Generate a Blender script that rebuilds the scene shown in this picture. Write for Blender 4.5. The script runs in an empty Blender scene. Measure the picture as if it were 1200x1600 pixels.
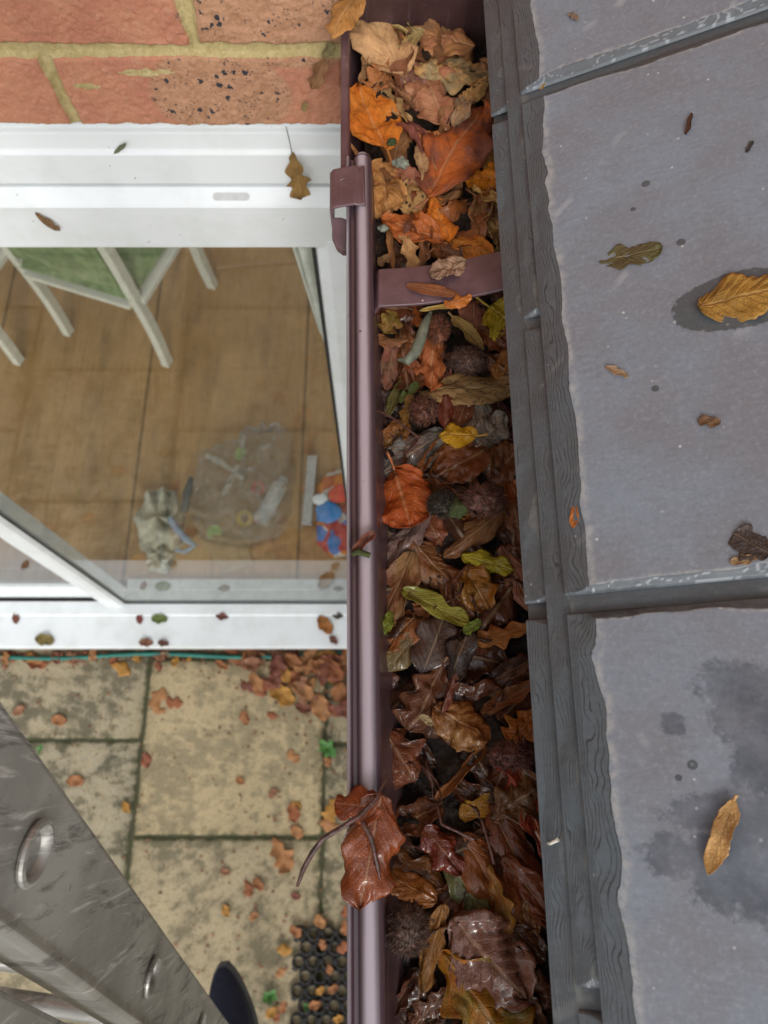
import bpy, bmesh, math, random
import numpy as np
from mathutils import Vector, Matrix, Euler

# ---------------------------------------------------------------- camera, world, sun, exposure
SC = bpy.context.scene
COL = SC.collection
H = 2.75                       # camera height above the paving
TH = math.radians(20.5)        # tilt of the view from straight down, towards +Y
FPX = 1150.0                   # focal length in photograph pixels (1200 x 1600)
CAM = np.array([0.0, 0.0, H])
cd = bpy.data.cameras.new("camera")
cam = bpy.data.objects.new("camera", cd)
COL.objects.link(cam)
cam.location = (0, 0, H)
cam.rotation_euler = (TH, 0, 0)
cd.sensor_width = 36.0
cd.lens = 36.0 * FPX / 1600.0
cd.clip_start = 0.01
cd.clip_end = 500
cd.dof.use_dof = True
cd.dof.focus_distance = 0.425
cd.dof.aperture_fstop = 12.0
SC.camera = cam

SUN_EL, SUN_AZ = math.radians(38.0), math.radians(168.0)      # azimuth clockwise from +Y
w = bpy.data.worlds.new("World")
SC.world = w
w.use_nodes = True
nt = w.node_tree
nt.nodes.clear()
wo = nt.nodes.new("ShaderNodeOutputWorld")
bg = nt.nodes.new("ShaderNodeBackground")
sk = nt.nodes.new("ShaderNodeTexSky")
sk.sky_type = 'NISHITA'
sk.sun_disc = False
sk.sun_elevation = SUN_EL
sk.sun_rotation = SUN_AZ
sk.air_density = 1.0
sk.dust_density = 1.5
sk.ozone_density = 1.0
hs = nt.nodes.new("ShaderNodeHueSaturation")       # thin cloud: the blue is mostly washed out
hs.inputs['Saturation'].default_value = 0.12
nt.links.new(sk.outputs[0], hs.inputs['Color'])
nt.links.new(hs.outputs[0], bg.inputs[0])
bg.inputs[1].default_value = 0.13
nt.links.new(bg.outputs[0], wo.inputs[0])

sl = bpy.data.lights.new("sun", 'SUN')
sl.energy = 0.5
sl.angle = math.radians(14.0)
sl.color = (1.0, 0.97, 0.93)
sun = bpy.data.objects.new("sun", sl)
COL.objects.link(sun)
sd = Vector((math.sin(SUN_AZ) * math.cos(SUN_EL), math.cos(SUN_AZ) * math.cos(SUN_EL), math.sin(SUN_EL)))
sun.rotation_euler = sd.to_track_quat('Z', 'Y').to_euler()
sun.location = (0, -2, 6)

SC.view_settings.view_transform = 'Standard'
SC.view_settings.look = 'None'
SC.view_settings.gamma = 1.0
SC.view_settings.exposure = 1.05
SC.cycles.max_bounces = 10
SC.cycles.transparent_max_bounces = 16

# ---------------------------------------------------------------- helpers
CT, ST = math.cos(TH), math.sin(TH)


def ray(px, py):
    xc, yc = (px - 600) / FPX, (800 - py) / FPX
    return np.array([xc, yc * CT + ST, yc * ST - CT])


def at_depth(px, py, D):
    r = ray(px, py)
    return CAM + r * (D / -r[2])


def at_z(px, py, z):
    return at_depth(px, py, H - z)


def at_y(px, py, Y):
    r = ray(px, py)
    return CAM + r * (Y / r[1])


def _hash(ix, iy, seed):
    h = (ix.astype(np.int64) * 374761393 + iy.astype(np.int64) * 668265263 + seed * 974634777) & 0x7fffffff
    h = ((h ^ (h >> 13)) * 1274126177) & 0x7fffffff
    h = h ^ (h >> 16)
    return (h & 0xffff) / 65535.0


def vnoise(x, y, seed=0):
    x = np.asarray(x, float)
    y = np.asarray(y, float)
    x, y = np.broadcast_arrays(x, y)
    ix, iy = np.floor(x), np.floor(y)
    fx, fy = x - ix, y - iy
    fx = fx * fx * (3 - 2 * fx)
    fy = fy * fy * (3 - 2 * fy)
    a = _hash(ix, iy, seed)
    b = _hash(ix + 1, iy, seed)
    c = _hash(ix, iy + 1, seed)
    d = _hash(ix + 1, iy + 1, seed)
    return (a + (b - a) * fx) * (1 - fy) + (c + (d - c) * fx) * fy      # 0..1


def fbm(x, y, seed=0, octv=4, gain=0.5):
    s, a, t = 0.0, 1.0, 0.0
    for k in range(octv):
        s = s + a * vnoise(np.asarray(x) * 2 ** k + 17.3 * k, np.asarray(y) * 2 ** k - 9.1 * k, seed + k)
        t += a
        a *= gain
    return s / t * 2 - 1                                                  # -1..1


def sstep(a, b, x):
    t = np.clip((x - a) / (b - a), 0, 1)
    return t * t * (3 - 2 * t)


def link(name, me, mat=None, parent=None, smooth=False):
    o = bpy.data.objects.new(name, me)
    COL.objects.link(o)
    if mat:
        me.materials.append(mat)
    if smooth:
        me.polygons.foreach_set('use_smooth', [True] * len(me.polygons))
    if parent:
        o.parent = parent
    return o


def mesh(name, verts, faces, uvs=None):
    me = bpy.data.meshes.new(name)
    me.from_pydata([tuple(v) for v in verts], [], [tuple(f) for f in faces])
    if uvs is not None:
        ul = me.uv_layers.new(name="UVMap")
        li = np.zeros(len(me.loops), np.int32)
        me.loops.foreach_get('vertex_index', li)
        ul.data.foreach_set('uv', np.asarray(uvs, np.float32)[li].ravel())
    me.update()
    return me


def grid_mesh(name, P, attrs=None, flip=False):
    """P: (n, m, 3) array of points -> one quad sheet; attrs: name -> (n, m) floats"""
    n, m = P.shape[:2]
    idx = np.arange(n * m).reshape(n, m)
    q = np.stack([idx[:-1, :-1], idx[1:, :-1], idx[1:, 1:], idx[:-1, 1:]], -1).reshape(-1, 4)
    if flip:
        q = q[:, ::-1]
    me = bpy.data.meshes.new(name)
    me.vertices.add(n * m)
    me.vertices.foreach_set('co', P.astype(np.float32).ravel())
    me.loops.add(q.size)
    me.loops.foreach_set('vertex_index', q.astype(np.int32).ravel())
    me.polygons.add(len(q))
    me.polygons.foreach_set('loop_start', np.arange(0, q.size, 4, dtype=np.int32))
    for k, a in (attrs or {}).items():
        at = me.attributes.new(k, 'FLOAT', 'POINT')
        at.data.foreach_set('value', np.broadcast_to(a, (n, m)).astype(np.float32).ravel())
    me.update(calc_edges=True)
    me.validate()
    return me


class MB:
    """collects shapes for one mesh"""

    def __init__(self):
        self.v, self.f = [], []

    def add(self, vs, fs):
        b = len(self.v)
        self.v += [tuple(map(float, p)) for p in vs]
        self.f += [tuple(i + b for i in f) for f in fs]

    def box(self, a, b, M=None):
        x0, y0, z0 = a
        x1, y1, z1 = b
        vs = [(x0, y0, z0), (x1, y0, z0), (x1, y1, z0), (x0, y1, z0), (x0, y0, z1), (x1, y0, z1), (x1, y1, z1), (x0, y1, z1)]
        if M is not None:
            vs = [M @ Vector(v) for v in vs]
        self.add(vs, [(3, 2, 1, 0), (4, 5, 6, 7), (0, 1, 5, 4), (1, 2, 6, 5), (2, 3, 7, 6), (3, 0, 4, 7)])

    def tube(self, pts, rad, n=8, caps=True):
        pts = [Vector(p) for p in pts]
        if not hasattr(rad, '__len__'):
            rad = [rad] * len(pts)
        rings, up = [], None
        for i, p in enumerate(pts):
            t = (pts[min(i + 1, len(pts) - 1)] - pts[max(i - 1, 0)]).normalized()
            if up is None:
                up = Vector((0, 0, 1)) if abs(t.z) < .9 else Vector((1, 0, 0))
            s = t.cross(up).normalized()
            up = s.cross(t).normalized()
            rings.append([p + (s * math.cos(2 * math.pi * k / n) + up * math.sin(2 * math.pi * k / n)) * rad[i] for k in range(n)])
        vs = [q for r in rings for q in r]
        fs = []
        for i in range(len(rings) - 1):
            for k in range(n):
                a, b = i * n + k, i * n + (k + 1) % n
                fs.append((a, b, b + n, a + n))
        if caps:
            fs.append(tuple(range(n))[::-1])
            fs.append(tuple((len(rings) - 1) * n + k for k in range(n)))
        self.add(vs, fs)

    def lathe(self, prof, c, ax, n=32):
        """prof: (r, h) pairs about the axis ax through c"""
        c, ax = Vector(c), Vector(ax).normalized()
        s = ax.cross(Vector((0, 0, 1)) if abs(ax.z) < .9 else Vector((0, 1, 0))).normalized()
        t = ax.cross(s)
        vs, fs = [], []
        for r, h in prof:
            for k in range(n):
                a = 2 * math.pi * k / n
                vs.append(c + ax * h + (s * math.cos(a) + t * math.sin(a)) * r)
        for i in range(len(prof) - 1):
            for k in range(n):
                a, b = i * n + k, i * n + (k + 1) % n
                fs.append((a, b, b + n, a + n))
        self.add(vs, fs)

    def extrude(self, prof, p0, p1, ax_a, ax_b, closed=True, caps=True):
        """profile (a, b) pairs swept from p0 to p1"""
        ax_a, ax_b = Vector(ax_a), Vector(ax_b)
        n = len(prof)
        vs = [Vector(p0) + ax_a * a + ax_b * b for a, b in prof] + [Vector(p1) + ax_a * a + ax_b * b for a, b in prof]
        fs = [(k, (k + 1) % n, (k + 1) % n + n, k + n) for k in range(n if closed else n - 1)]
        if caps and closed:
            fs += [tuple(range(n))[::-1], tuple(range(n, 2 * n))]
        self.add(vs, fs)

    def build(self, name, mat, parent=None, smooth=False, bevel=0, origin=None, angle=40):
        vs = np.array(self.v)
        loc = Vector((0, 0, 0))
        if origin is not None:
            loc = Vector(origin)
            vs = vs - np.array(origin)
        me = mesh(name, vs, self.f)
        bm = bmesh.new()
        bm.from_mesh(me)
        bmesh.ops.recalc_face_normals(bm, faces=bm.faces)
        bm.to_mesh(me)
        bm.free()
        o = link(name, me, mat, parent)
        o.location = loc
        if smooth:
            me.polygons.foreach_set('use_smooth', [True] * len(me.polygons))
            me.set_sharp_from_angle(angle=math.radians(angle))
        if bevel:
            b = o.modifiers.new("bevel", 'BEVEL')
            b.width = bevel
            b.segments = 2
            b.limit_method = 'ANGLE'
            b.angle_limit = math.radians(35)
        return o


def tag(o, label=None, cat=None, group=None, kind=None):
    if label:
        o['label'] = label
    if cat:
        o['category'] = cat
    if group:
        o['group'] = group
    if kind:
        o['kind'] = kind
    return o


def empty(name, loc, label, cat, group=None):
    o = bpy.data.objects.new(name, None)
    COL.objects.link(o)
    o.location = loc
    o.empty_display_size = 0.05
    return tag(o, label, cat, group)


# ---- node shorthand
class NT:
    def __init__(self, name):
        self.m = bpy.data.materials.new(name)
        self.m.use_nodes = True
        self.t = self.m.node_tree
        self.t.nodes.clear()
        self.out = self.t.nodes.new("ShaderNodeOutputMaterial")

    def n(self, typ, ins=None, out=0, **props):
        nd = self.t.nodes.new("ShaderNode" + typ)
        for k, v in props.items():
            setattr(nd, k, v)
        for k, v in (ins or {}).items():
            s = nd.inputs[k]
            if isinstance(v, bpy.types.NodeSocket):
                self.t.links.new(v, s)
            else:
                s.default_value = v
        return nd.outputs[out]

    def math(self, op, a, b=0.0, c=0.0, clamp=False):
        return self.n("Math", {0: a, 1: b, 2: c}, operation=op, use_clamp=clamp)

    def noise(self, vec, scale, detail=4, rough=.55, dist=0.0, out=0):
        return self.n("TexNoise", {'Vector': vec, 'Scale': scale, 'Detail': detail, 'Roughness': rough, 'Distortion': dist}, out)

    def ramp(self, fac, a, b):
        return self.n("MapRange", {0: fac, 1: a, 2: b}, interpolation_type='SMOOTHSTEP')

    def mix(self, fac, a, b, mode='MIX'):
        def c4(v):
            return v if isinstance(v, bpy.types.NodeSocket) else (*v[:3], 1.0)
        nd = self.t.nodes.new("ShaderNodeMix")
        nd.data_type = 'RGBA'
        nd.blend_type = mode
        nd.clamp_factor = True
        for i, v in ((0, fac), (6, a if isinstance(a, bpy.types.NodeSocket) else c4(a)), (7, b if isinstance(b, bpy.types.NodeSocket) else c4(b))):
            if isinstance(v, bpy.types.NodeSocket):
                self.t.links.new(v, nd.inputs[i])
            else:
                nd.inputs[i].default_value = v
        return nd.outputs[2]

    def pos(self):
        return self.n("NewGeometry", out=0)

    def obj(self):
        return self.n("TexCoord", out=3)

    def attr(self, name, out=2, typ='GEOMETRY'):
        return self.n("Attribute", out=out, attribute_name=name, attribute_type=typ)

    def bump(self, h, strength=.3, dist=.001, normal=None):
        ins = {'Height': h, 'Strength': strength, 'Distance': dist}
        if normal is not None:
            ins['Normal'] = normal
        return self.n("Bump", ins)

    def bsdf(self, color, rough=.5, metal=0.0, normal=None, spec=.5, coat=0.0, coatr=.1, **kw):
        ins = {'Base Color': color if isinstance(color, bpy.types.NodeSocket) else (*color[:3], 1), 'Roughness': rough, 'Metallic': metal,
               'Specular IOR Level': spec, 'Coat Weight': coat, 'Coat Roughness': coatr}
        if normal is not None:
            ins['Normal'] = normal
        ins.update(kw)
        return self.n("BsdfPrincipled", ins)

    def done(self, sh):
        self.t.links.new(sh, self.out.inputs[0])
        return self.m


def simple(name, col, rough=.5, metal=0, var=.12, nscale=40, bump=.1, bdist=.001, spec=.5, dirt=None, dirt_amt=.3, dscale=8):
    t = NT(name)
    p = t.obj()
    nz = t.noise(p, nscale, 5)
    lo = tuple(c * (1 - var) for c in col)
    hi = tuple(min(1, c * (1 + var)) for c in col)
    c = t.mix(t.ramp(nz, .3, .7), lo, hi)
    if dirt:
        d = t.noise(p, dscale, 6, .65)
        c = t.mix(t.math('MULTIPLY', t.ramp(d, .45, .75), dirt_amt), c, dirt)
    r = t.n("MapRange", {0: t.noise(p, nscale * .6, 3), 1: .3, 2: .7, 3: max(0, rough - .08), 4: min(1, rough + .08)})
    return t.done(t.bsdf(c, r, metal, t.bump(nz, bump, bdist), spec))


# ---------------------------------------------------------------- materials
def mat_leaf():
    t = NT("leaf_surface")
    oi = t.t.nodes.new("ShaderNodeObjectInfo")
    c1, rnd = oi.outputs['Color'], oi.outputs['Random']
    c2 = t.attr("col2", 0, 'OBJECT')
    par = t.n("SeparateXYZ", {0: t.attr("par", 1, 'OBJECT')}, 0)
    sep = par.node
    mot, spot, wet = sep.outputs[0], sep.outputs[1], sep.outputs[2]
    uv = t.n("SeparateXYZ", {0: t.n("TexCoord", out=2)}, 0).node
    u, v = uv.outputs[0], uv.outputs[1]
    av = t.math('ABSOLUTE', t.math('MULTIPLY_ADD', v, 2.0, -1.0))
    off = t.n("CombineXYZ", {0: t.math('MULTIPLY', rnd, 91.0), 1: t.math('MULTIPLY', rnd, 37.0), 2: 0.0})
    p = t.n("VectorMath", {0: t.obj(), 1: off}, operation='ADD')
    wob = t.noise(p, 90, 2)
    tt = t.math('MULTIPLY_ADD', av, -.30, u)
    tt = t.math('MULTIPLY_ADD', wob, .05, tt)
    fr = t.math('FRACT', t.math('MULTIPLY', tt, 8.0))
    fd = t.math('ABSOLUTE', t.math('SUBTRACT', fr, .5))
    lat = t.math('SUBTRACT', 1.0, t.ramp(fd, .0, .11))
    lat = t.math('MULTIPLY', lat, t.math('SUBTRACT', 1.0, t.math('MULTIPLY', av, .55)))
    mid = t.math('SUBTRACT', 1.0, t.ramp(av, .02, .085))
    vein = t.math('MAXIMUM', t.math('MULTIPLY', lat, .65), mid)
    n1 = t.noise(p, 55, 5, .6)
    n2 = t.noise(p, 320, 4, .65)
    n3 = t.noise(p, 22, 3, .5)
    m = t.math('MULTIPLY', t.ramp(n1, .36, .62), mot)
    edge = t.math('MULTIPLY', t.ramp(t.math('MULTIPLY_ADD', n3, .5, av), .95, 1.3), .5)
    m = t.math('MAXIMUM', m, t.math('MULTIPLY', edge, mot))
    c = t.mix(m, c1, c2)
    dark = t.mix(1.0, c, (.42, .36, .32), 'MULTIPLY')
    lite = t.mix(.32, c, (.62, .45, .25))
    c = t.mix(t.math('MULTIPLY', t.ramp(n2, .42, .7), .38), c, dark)
    c = t.mix(t.math('MULTIPLY', lat, .20), c, dark)
    c = t.mix(t.math('MULTIPLY', mid, .6), c, lite)
    patch = t.math('MULTIPLY', t.ramp(t.noise(p, 38, 4, .6), .56, .68), .45)
    c = t.mix(patch, c, dark)
    vo = t.n("TexVoronoi", {'Vector': p, 'Scale': 190.0, 'Randomness': 1.0}, 0)
    sp = t.math('SUBTRACT', 1.0, t.ramp(t.math('MULTIPLY_ADD', n2, .25, vo), .28, .42))
    c = t.mix(t.math('MULTIPLY', sp, spot), c, (.025, .017, .012))
    hgt = t.math('MULTIPLY_ADD', vein, -.8, t.math('MULTIPLY', n2, .55))
    hgt = t.math('ADD', hgt, t.math('MULTIPLY', n1, .8))
    tex = t.n("TexVoronoi", {'Vector': p, 'Scale': 700.0}, 0, feature='DISTANCE_TO_EDGE')
    hgt = t.math('ADD', hgt, t.math('MULTIPLY', t.ramp(tex, 0, .2), .22))
    nb = t.bump(hgt, .75, .0010)
    wf = t.math('MULTIPLY', wet, t.n("MapRange", {0: t.noise(p, 45, 3), 1: .40, 2: .62, 3: .22, 4: 1.0}))
    rgh = t.n("MapRange", {0: wf, 1: 0, 2: 1, 3: .70, 4: .16})
    b = t.bsdf(c, rgh, 0, nb, .35, wf, .05)
    tr = t.n("BsdfTranslucent", {'Color': c, 'Normal': nb})
    ms = t.n("MixShader", {0: .14, 1: b, 2: tr})
    return t.done(ms)


def mat_slate(name, base, wetc):
    t = NT(name)
    p = t.obj()
    sp = t.n("Mapping", {'Vector': p, 'Scale': (1.0, 7.0, 3.0)})
    n1 = t.noise(p, 14, 4, .6)
    n2 = t.noise(p, 420, 4, .7)
    n3 = t.noise(sp, 60, 5, .6)
    c = t.mix(t.ramp(n1, .3, .7), (base[0] * .92, base[1] * .86, base[2] * .84), (base[0] * 1.03, base[1] * 1.12, base[2] * 1.17))
    c = t.mix(t.math('MULTIPLY', t.ramp(n2, .48, .72), .5), c, tuple(x * 1.45 for x in base))
    c = t.mix(t.math('MULTIPLY', t.ramp(n2, .46, .3), .35), c, tuple(x * .6 for x in base))
    c = t.mix(t.math('MULTIPLY', t.ramp(n3, .5, .75), .4), c, tuple(x * .72 for x in base))
    # pale lichen smudges and small chalky flecks
    sm = t.math('MULTIPLY', t.ramp(t.noise(p, 75, 3, .5), .66, .80), .38)
    c = t.mix(sm, c, (.33, .34, .35))
    vo = t.n("TexVoronoi", {'Vector': p, 'Scale': 130.0, 'Randomness': 1.0}, 0)
    fl = t.math('MULTIPLY', t.math('SUBTRACT', 1.0, t.ramp(vo, .06, .12)), t.ramp(t.noise(p, 60, 2), .5, .62))
    c = t.mix(t.math('MULTIPLY', fl, .75), c, (.55, .55, .54))
    sc = t.n("TexWave", {'Vector': t.n("Mapping", {'Vector': p, 'Rotation': (0, 0, .9)}), 'Scale': 4.0, 'Distortion': 9.0, 'Detail': 3.0}, 1)
    sc = t.math('MULTIPLY', t.ramp(sc, .985, 1.0), t.ramp(t.noise(p, 30, 2), .56, .66))
    c = t.mix(t.math('MULTIPLY', sc, .35), c, (.4, .4, .41))
    # chipped pale rim beside the dressed edge, then the wet film
    rim = t.attr("rim")
    c = t.mix(t.math('MULTIPLY', rim, t.ramp(t.noise(p, 160, 4, .7), .35, .62)), c, (.32, .32, .31))
    wv = t.math('ADD', t.attr("wet"), t.math('MULTIPLY', t.math('SUBTRACT', t.noise(p, 300, 5, .7), .5), .30))
    wm = t.ramp(wv, -.02, .03)
    wetcol = t.mix(1.0, c, wetc, 'MULTIPLY')
    c = t.mix(wm, c, wetcol)
    dn_ = t.noise(p, 230, 5, .75)
    dv = t.math('ADD', t.attr("damp"), t.math('MULTIPLY', t.math('SUBTRACT', dn_, .5), 1.5))
    dm = t.math('MULTIPLY', t.ramp(dv, -.12, .22), t.n("MapRange", {0: t.noise(p, 55, 4, .6), 1: .3, 2: .7, 3: .35, 4: 1.0}))
    c = t.mix(dm, c, t.mix(1.0, c, (.40, .42, .45), 'MULTIPLY'))
    cf = t.attr("step")
    fr = t.math('FRACT', cf)
    sl_ = t.math('MULTIPLY', t.ramp(fr, .72, .90), t.math('SUBTRACT', 1.0, t.ramp(fr, .96, 1.0)))
    sl_ = t.math('MULTIPLY', sl_, t.ramp(t.noise(p, 85, 3, .6), .38, .60))
    seam = t.math('MAXIMUM', t.attr("seam"), sl_)
    c = t.mix(t.math('MULTIPLY', seam, .72), c, (.014, .013, .012))
    pale = t.attr("pale")
    c = t.mix(t.math('MULTIPLY', pale, .8), c, (.36, .39, .42))
    rg = t.n("MapRange", {0: wm, 1: 0, 2: 1, 3: .58, 4: .40})
    h = t.math('MULTIPLY_ADD', n3, .6, t.math('MULTIPLY', n2, .35))
    return t.done(t.bsdf(c, rg, 0, t.bump(h, .35, .0005), .4))


def mat_brick():
    t = NT("brick_and_mortar")
    p = t.pos()
    mo, tan, bid = t.attr("mortar"), t.attr("tan"), t.attr("tone")
    n1 = t.noise(p, 900, 3, .7)
    n2 = t.noise(p, 26, 4, .6)
    n3 = t.noise(p, 130, 5, .65)
    red = t.mix(bid, (.39, .146, .088), (.44, .18, .112))
    red = t.mix(t.ramp(n2, .35, .65), red, (.46, .20, .115))
    red = t.mix(t.math('MULTIPLY', t.ramp(n3, .5, .75), .4), red, (.50, .30, .19))
    tanc = t.mix(t.ramp(n3, .35, .65), (.34, .172, .092), (.44, .235, .137))
    tm = t.ramp(t.math('ADD', tan, t.math('MULTIPLY', t.math('SUBTRACT', n2, .5), .5)), .35, .65)
    c = t.mix(tm, red, tanc)
    c = t.mix(t.math('MULTIPLY', t.ramp(n1, .45, .75), .28), c, (.62, .42, .32))
    c = t.mix(t.math('MULTIPLY', t.ramp(n1, .46, .25), .3), c, (.14, .06, .04))
    vo = t.n("TexVoronoi", {'Vector': t.n("VectorMath", {0: p, 1: t.n("VectorMath", {0: t.noise(p, 260, 3, out=1), 1: (.006, .006, .006)}, operation='MULTIPLY')}, operation='ADD'),
                            'Scale': 95.0, 'Randomness': 1.0}, 0)
    big = t.math('MULTIPLY', t.math('SUBTRACT', 1.0, t.ramp(vo, .22, .26)), t.ramp(t.noise(p, 55, 2), .42, .50))
    vo2 = t.n("TexVoronoi", {'Vector': p, 'Scale': 330.0, 'Randomness': 1.0}, 0)
    sm = t.math('MULTIPLY', t.math('SUBTRACT', 1.0, t.ramp(vo2, .22, .32)), t.ramp(t.noise(p, 70, 2), .46, .6))
    sps = t.math('MULTIPLY', t.math('MAXIMUM', big, t.math('MULTIPLY', sm, .8)), tm)
    c = t.mix(sps, c, (.035, .034, .04))
    # sandy yellow mortar, a little smeared over the arrises
    mcol = t.mix(t.ramp(n3, .3, .7), (.33, .25, .10), (.46, .37, .18))
    mcol = t.mix(t.math('MULTIPLY', t.ramp(n1, .4, .7), .5), mcol, (.58, .50, .28))
    mcol = t.mix(t.math('MULTIPLY', t.ramp(n2, .55, .75), .5), mcol, (.24, .19, .06))
    mm = t.ramp(t.math('ADD', mo, t.math('MULTIPLY', t.math('SUBTRACT', n3, .5), .35)), .42, .58)
    c = t.mix(mm, c, mcol)
    h = t.math('MULTIPLY_ADD', n1, .7, t.math('MULTIPLY', n3, .6))
    return t.done(t.bsdf(c, .88, 0, t.bump(h, .9, .0012), .25))


def mat_upvc():
    t = NT("white_upvc")
    p = t.pos()
    n = t.noise(p, 9, 5, .65)
    n2 = t.noise(p, 160, 4, .7)
    c = t.mix(t.math('MULTIPLY', t.ramp(n, .42, .68), .55), (.75, .78, .795), (.60, .63, .61))
    c = t.mix(t.math('MULTIPLY', t.ramp(n2, .66, .8), .35), c, (.45, .44, .38))
    vo = t.n("TexVoronoi", {'Vector': p, 'Scale': 70.0, 'Randomness': 1.0}, 0)
    sp = t.math('MULTIPLY', t.math('SUBTRACT', 1.0, t.ramp(vo, .05, .08)), t.ramp(t.noise(p, 20, 2), .52, .6))
    c = t.mix(t.math('MULTIPLY', sp, .8), c, (.12, .11, .09))
    return t.done(t.bsdf(c, t.n("MapRange", {0: n, 1: .3, 2: .7, 3: .28, 4: .42}), 0, t.bump(n, .05, .001), .5))


def mat_gutter(name, base, light):
    t = NT(name)
    p = t.obj()
    n = t.noise(p, 45, 6, .65)
    n2 = t.noise(p, 320, 4, .7)
    sp = t.n("Mapping", {'Vector': p, 'Scale': (60.0, 2.0, 2.0)})
    st = t.noise(sp, 7, 4, .6)
    c = t.mix(t.ramp(n, .35, .7), base, light)
    c = t.mix(t.math('MULTIPLY', t.ramp(st, .55, .75), .25), c, (.16, .12, .13))
    c = t.mix(t.math('MULTIPLY', t.ramp(n2, .64, .76), .35), c, (.30, .27, .26))
    vo = t.n("TexVoronoi", {'Vector': p, 'Scale': 105.0, 'Randomness': 1.0}, 0)
    fl = t.math('MULTIPLY', t.math('SUBTRACT', 1.0, t.ramp(vo, .05, .09)), t.ramp(t.noise(p, 40, 2), .5, .6))
    c = t.mix(t.math('MULTIPLY', fl, .8), c, (.5, .42, .36))
    rg = t.n("MapRange", {0: t.noise(p, 25, 4), 1: .3, 2: .7, 3: .26, 4: .46})
    return t.done(t.bsdf(c, rg, 0, t.bump(t.math('MULTIPLY_ADD', n2, .4, n), .12, .0006), .55))


def mat_rim():
    t = NT("rim_plastic_painted_sheen")
    p = t.obj()
    n = t.noise(t.n("Mapping", {'Vector': p, 'Scale': (30.0, 2.2, 8.0)}), 14, 5, .65)
    n2 = t.noise(p, 300, 4, .7)
    cr = t.attr("crown_sheen")
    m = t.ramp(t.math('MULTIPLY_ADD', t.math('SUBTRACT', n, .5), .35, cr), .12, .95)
    c = t.mix(m, (.070, .042, .050), (.355, .305, .345))  # bead shading in the colour: painted sky sheen on top, dark sides
    c = t.mix(t.math('MULTIPLY', t.ramp(n2, .62, .74), .30), c, (.12, .08, .09))
    bl = t.ramp(t.noise(p, 75, 4, .6), .71, .735)
    c = t.mix(t.math('MULTIPLY', bl, .8), c, (.13, .08, .095))
    vo = t.n("TexVoronoi", {'Vector': p, 'Scale': 90.0, 'Randomness': 1.0}, 0)
    fl = t.math('MULTIPLY', t.math('SUBTRACT', 1.0, t.ramp(vo, .07, .10)), t.ramp(t.noise(p, 40, 2), .52, .6))
    c = t.mix(t.math('MULTIPLY', fl, .85), c, (.06, .04, .035))
    return t.done(t.bsdf(c, .30, 0, t.bump(t.math('MULTIPLY_ADD', n2, .4, n), .10, .0006), .6, .35, .12))


def mat_mould():
    t = NT("wet_leaf_mould")
    p = t.obj()
    n = t.noise(p, 240, 6, .75)
    n2 = t.noise(p, 60, 4, .6)
    c = t.mix(t.ramp(n2, .4, .7), (.008, .005, .0035), (.045, .022, .011))
    c = t.mix(t.math('MULTIPLY', t.ramp(n, .6, .75), .4), c, (.10, .055, .025))
    rg = t.n("MapRange", {0: t.noise(p, 90, 3), 1: .4, 2: .65, 3: .22, 4: .75})
    return t.done(t.bsdf(c, rg, 0, t.bump(n, 1.0, .004), .4))


def mat_husk():
    t = NT("beech_husk")
    oi = t.t.nodes.new("ShaderNodeObjectInfo")
    p = t.obj()
    n = t.noise(p, 350, 4, .7)
    d = t.mix(1.0, oi.outputs['Color'], (.3, .28, .28), 'MULTIPLY')
    c = t.mix(t.ramp(n, .35, .65), d, oi.outputs['Color'])
    return t.done(t.bsdf(c, .6, 0, t.bump(n, .6, .001), .4))


def mat_paving():
    t = NT("weathered_paving")
    p = t.pos()
    tone = t.attr("tone")
    n1 = t.noise(p, 3.2, 6, .66)
    n2 = t.noise(p, 26, 6, .72)
    n3 = t.noise(p, 130, 4, .75)
    c = t.mix(tone, (.35, .31, .225), (.51, .395, .225))
    c = t.mix(t.math('MULTIPLY', t.ramp(n2, .42, .62), .6), c, (.55, .45, .26))
    c = t.mix(t.math('MULTIPLY', t.ramp(n3, .5, .72), .5), c, (.62, .53, .36))
    dk = t.math('MULTIPLY', t.ramp(t.math('ADD', n1, t.math('MULTIPLY', t.math('SUBTRACT', n2, .5), .9)), .42, .62), t.math('SUBTRACT', .95, t.math('MULTIPLY', tone, .55)))
    c = t.mix(dk, c, (.085, .08, .055))
    c = t.mix(t.math('MULTIPLY', t.ramp(n3, .46, .28), .7), c, (.075, .07, .045))
    sp = t.ramp(t.noise(p, 60, 6, .8), .56, .64)
    c = t.mix(t.math('MULTIPLY', sp, .65), c, (.06, .056, .038))
    sp2 = t.ramp(t.noise(p, 42, 6, .8), .62, .70)
    c = t.mix(t.math('MULTIPLY', sp2, .5), c, (.60, .54, .40))
    eg = t.math('MULTIPLY', t.attr("edge"), t.ramp(n2, .3, .6))
    c = t.mix(eg, c, (.055, .06, .025))
    return t.done(t.bsdf(c, .85, 0, t.bump(t.math('ADD', n2, n3), .6, .004), .25))


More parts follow.
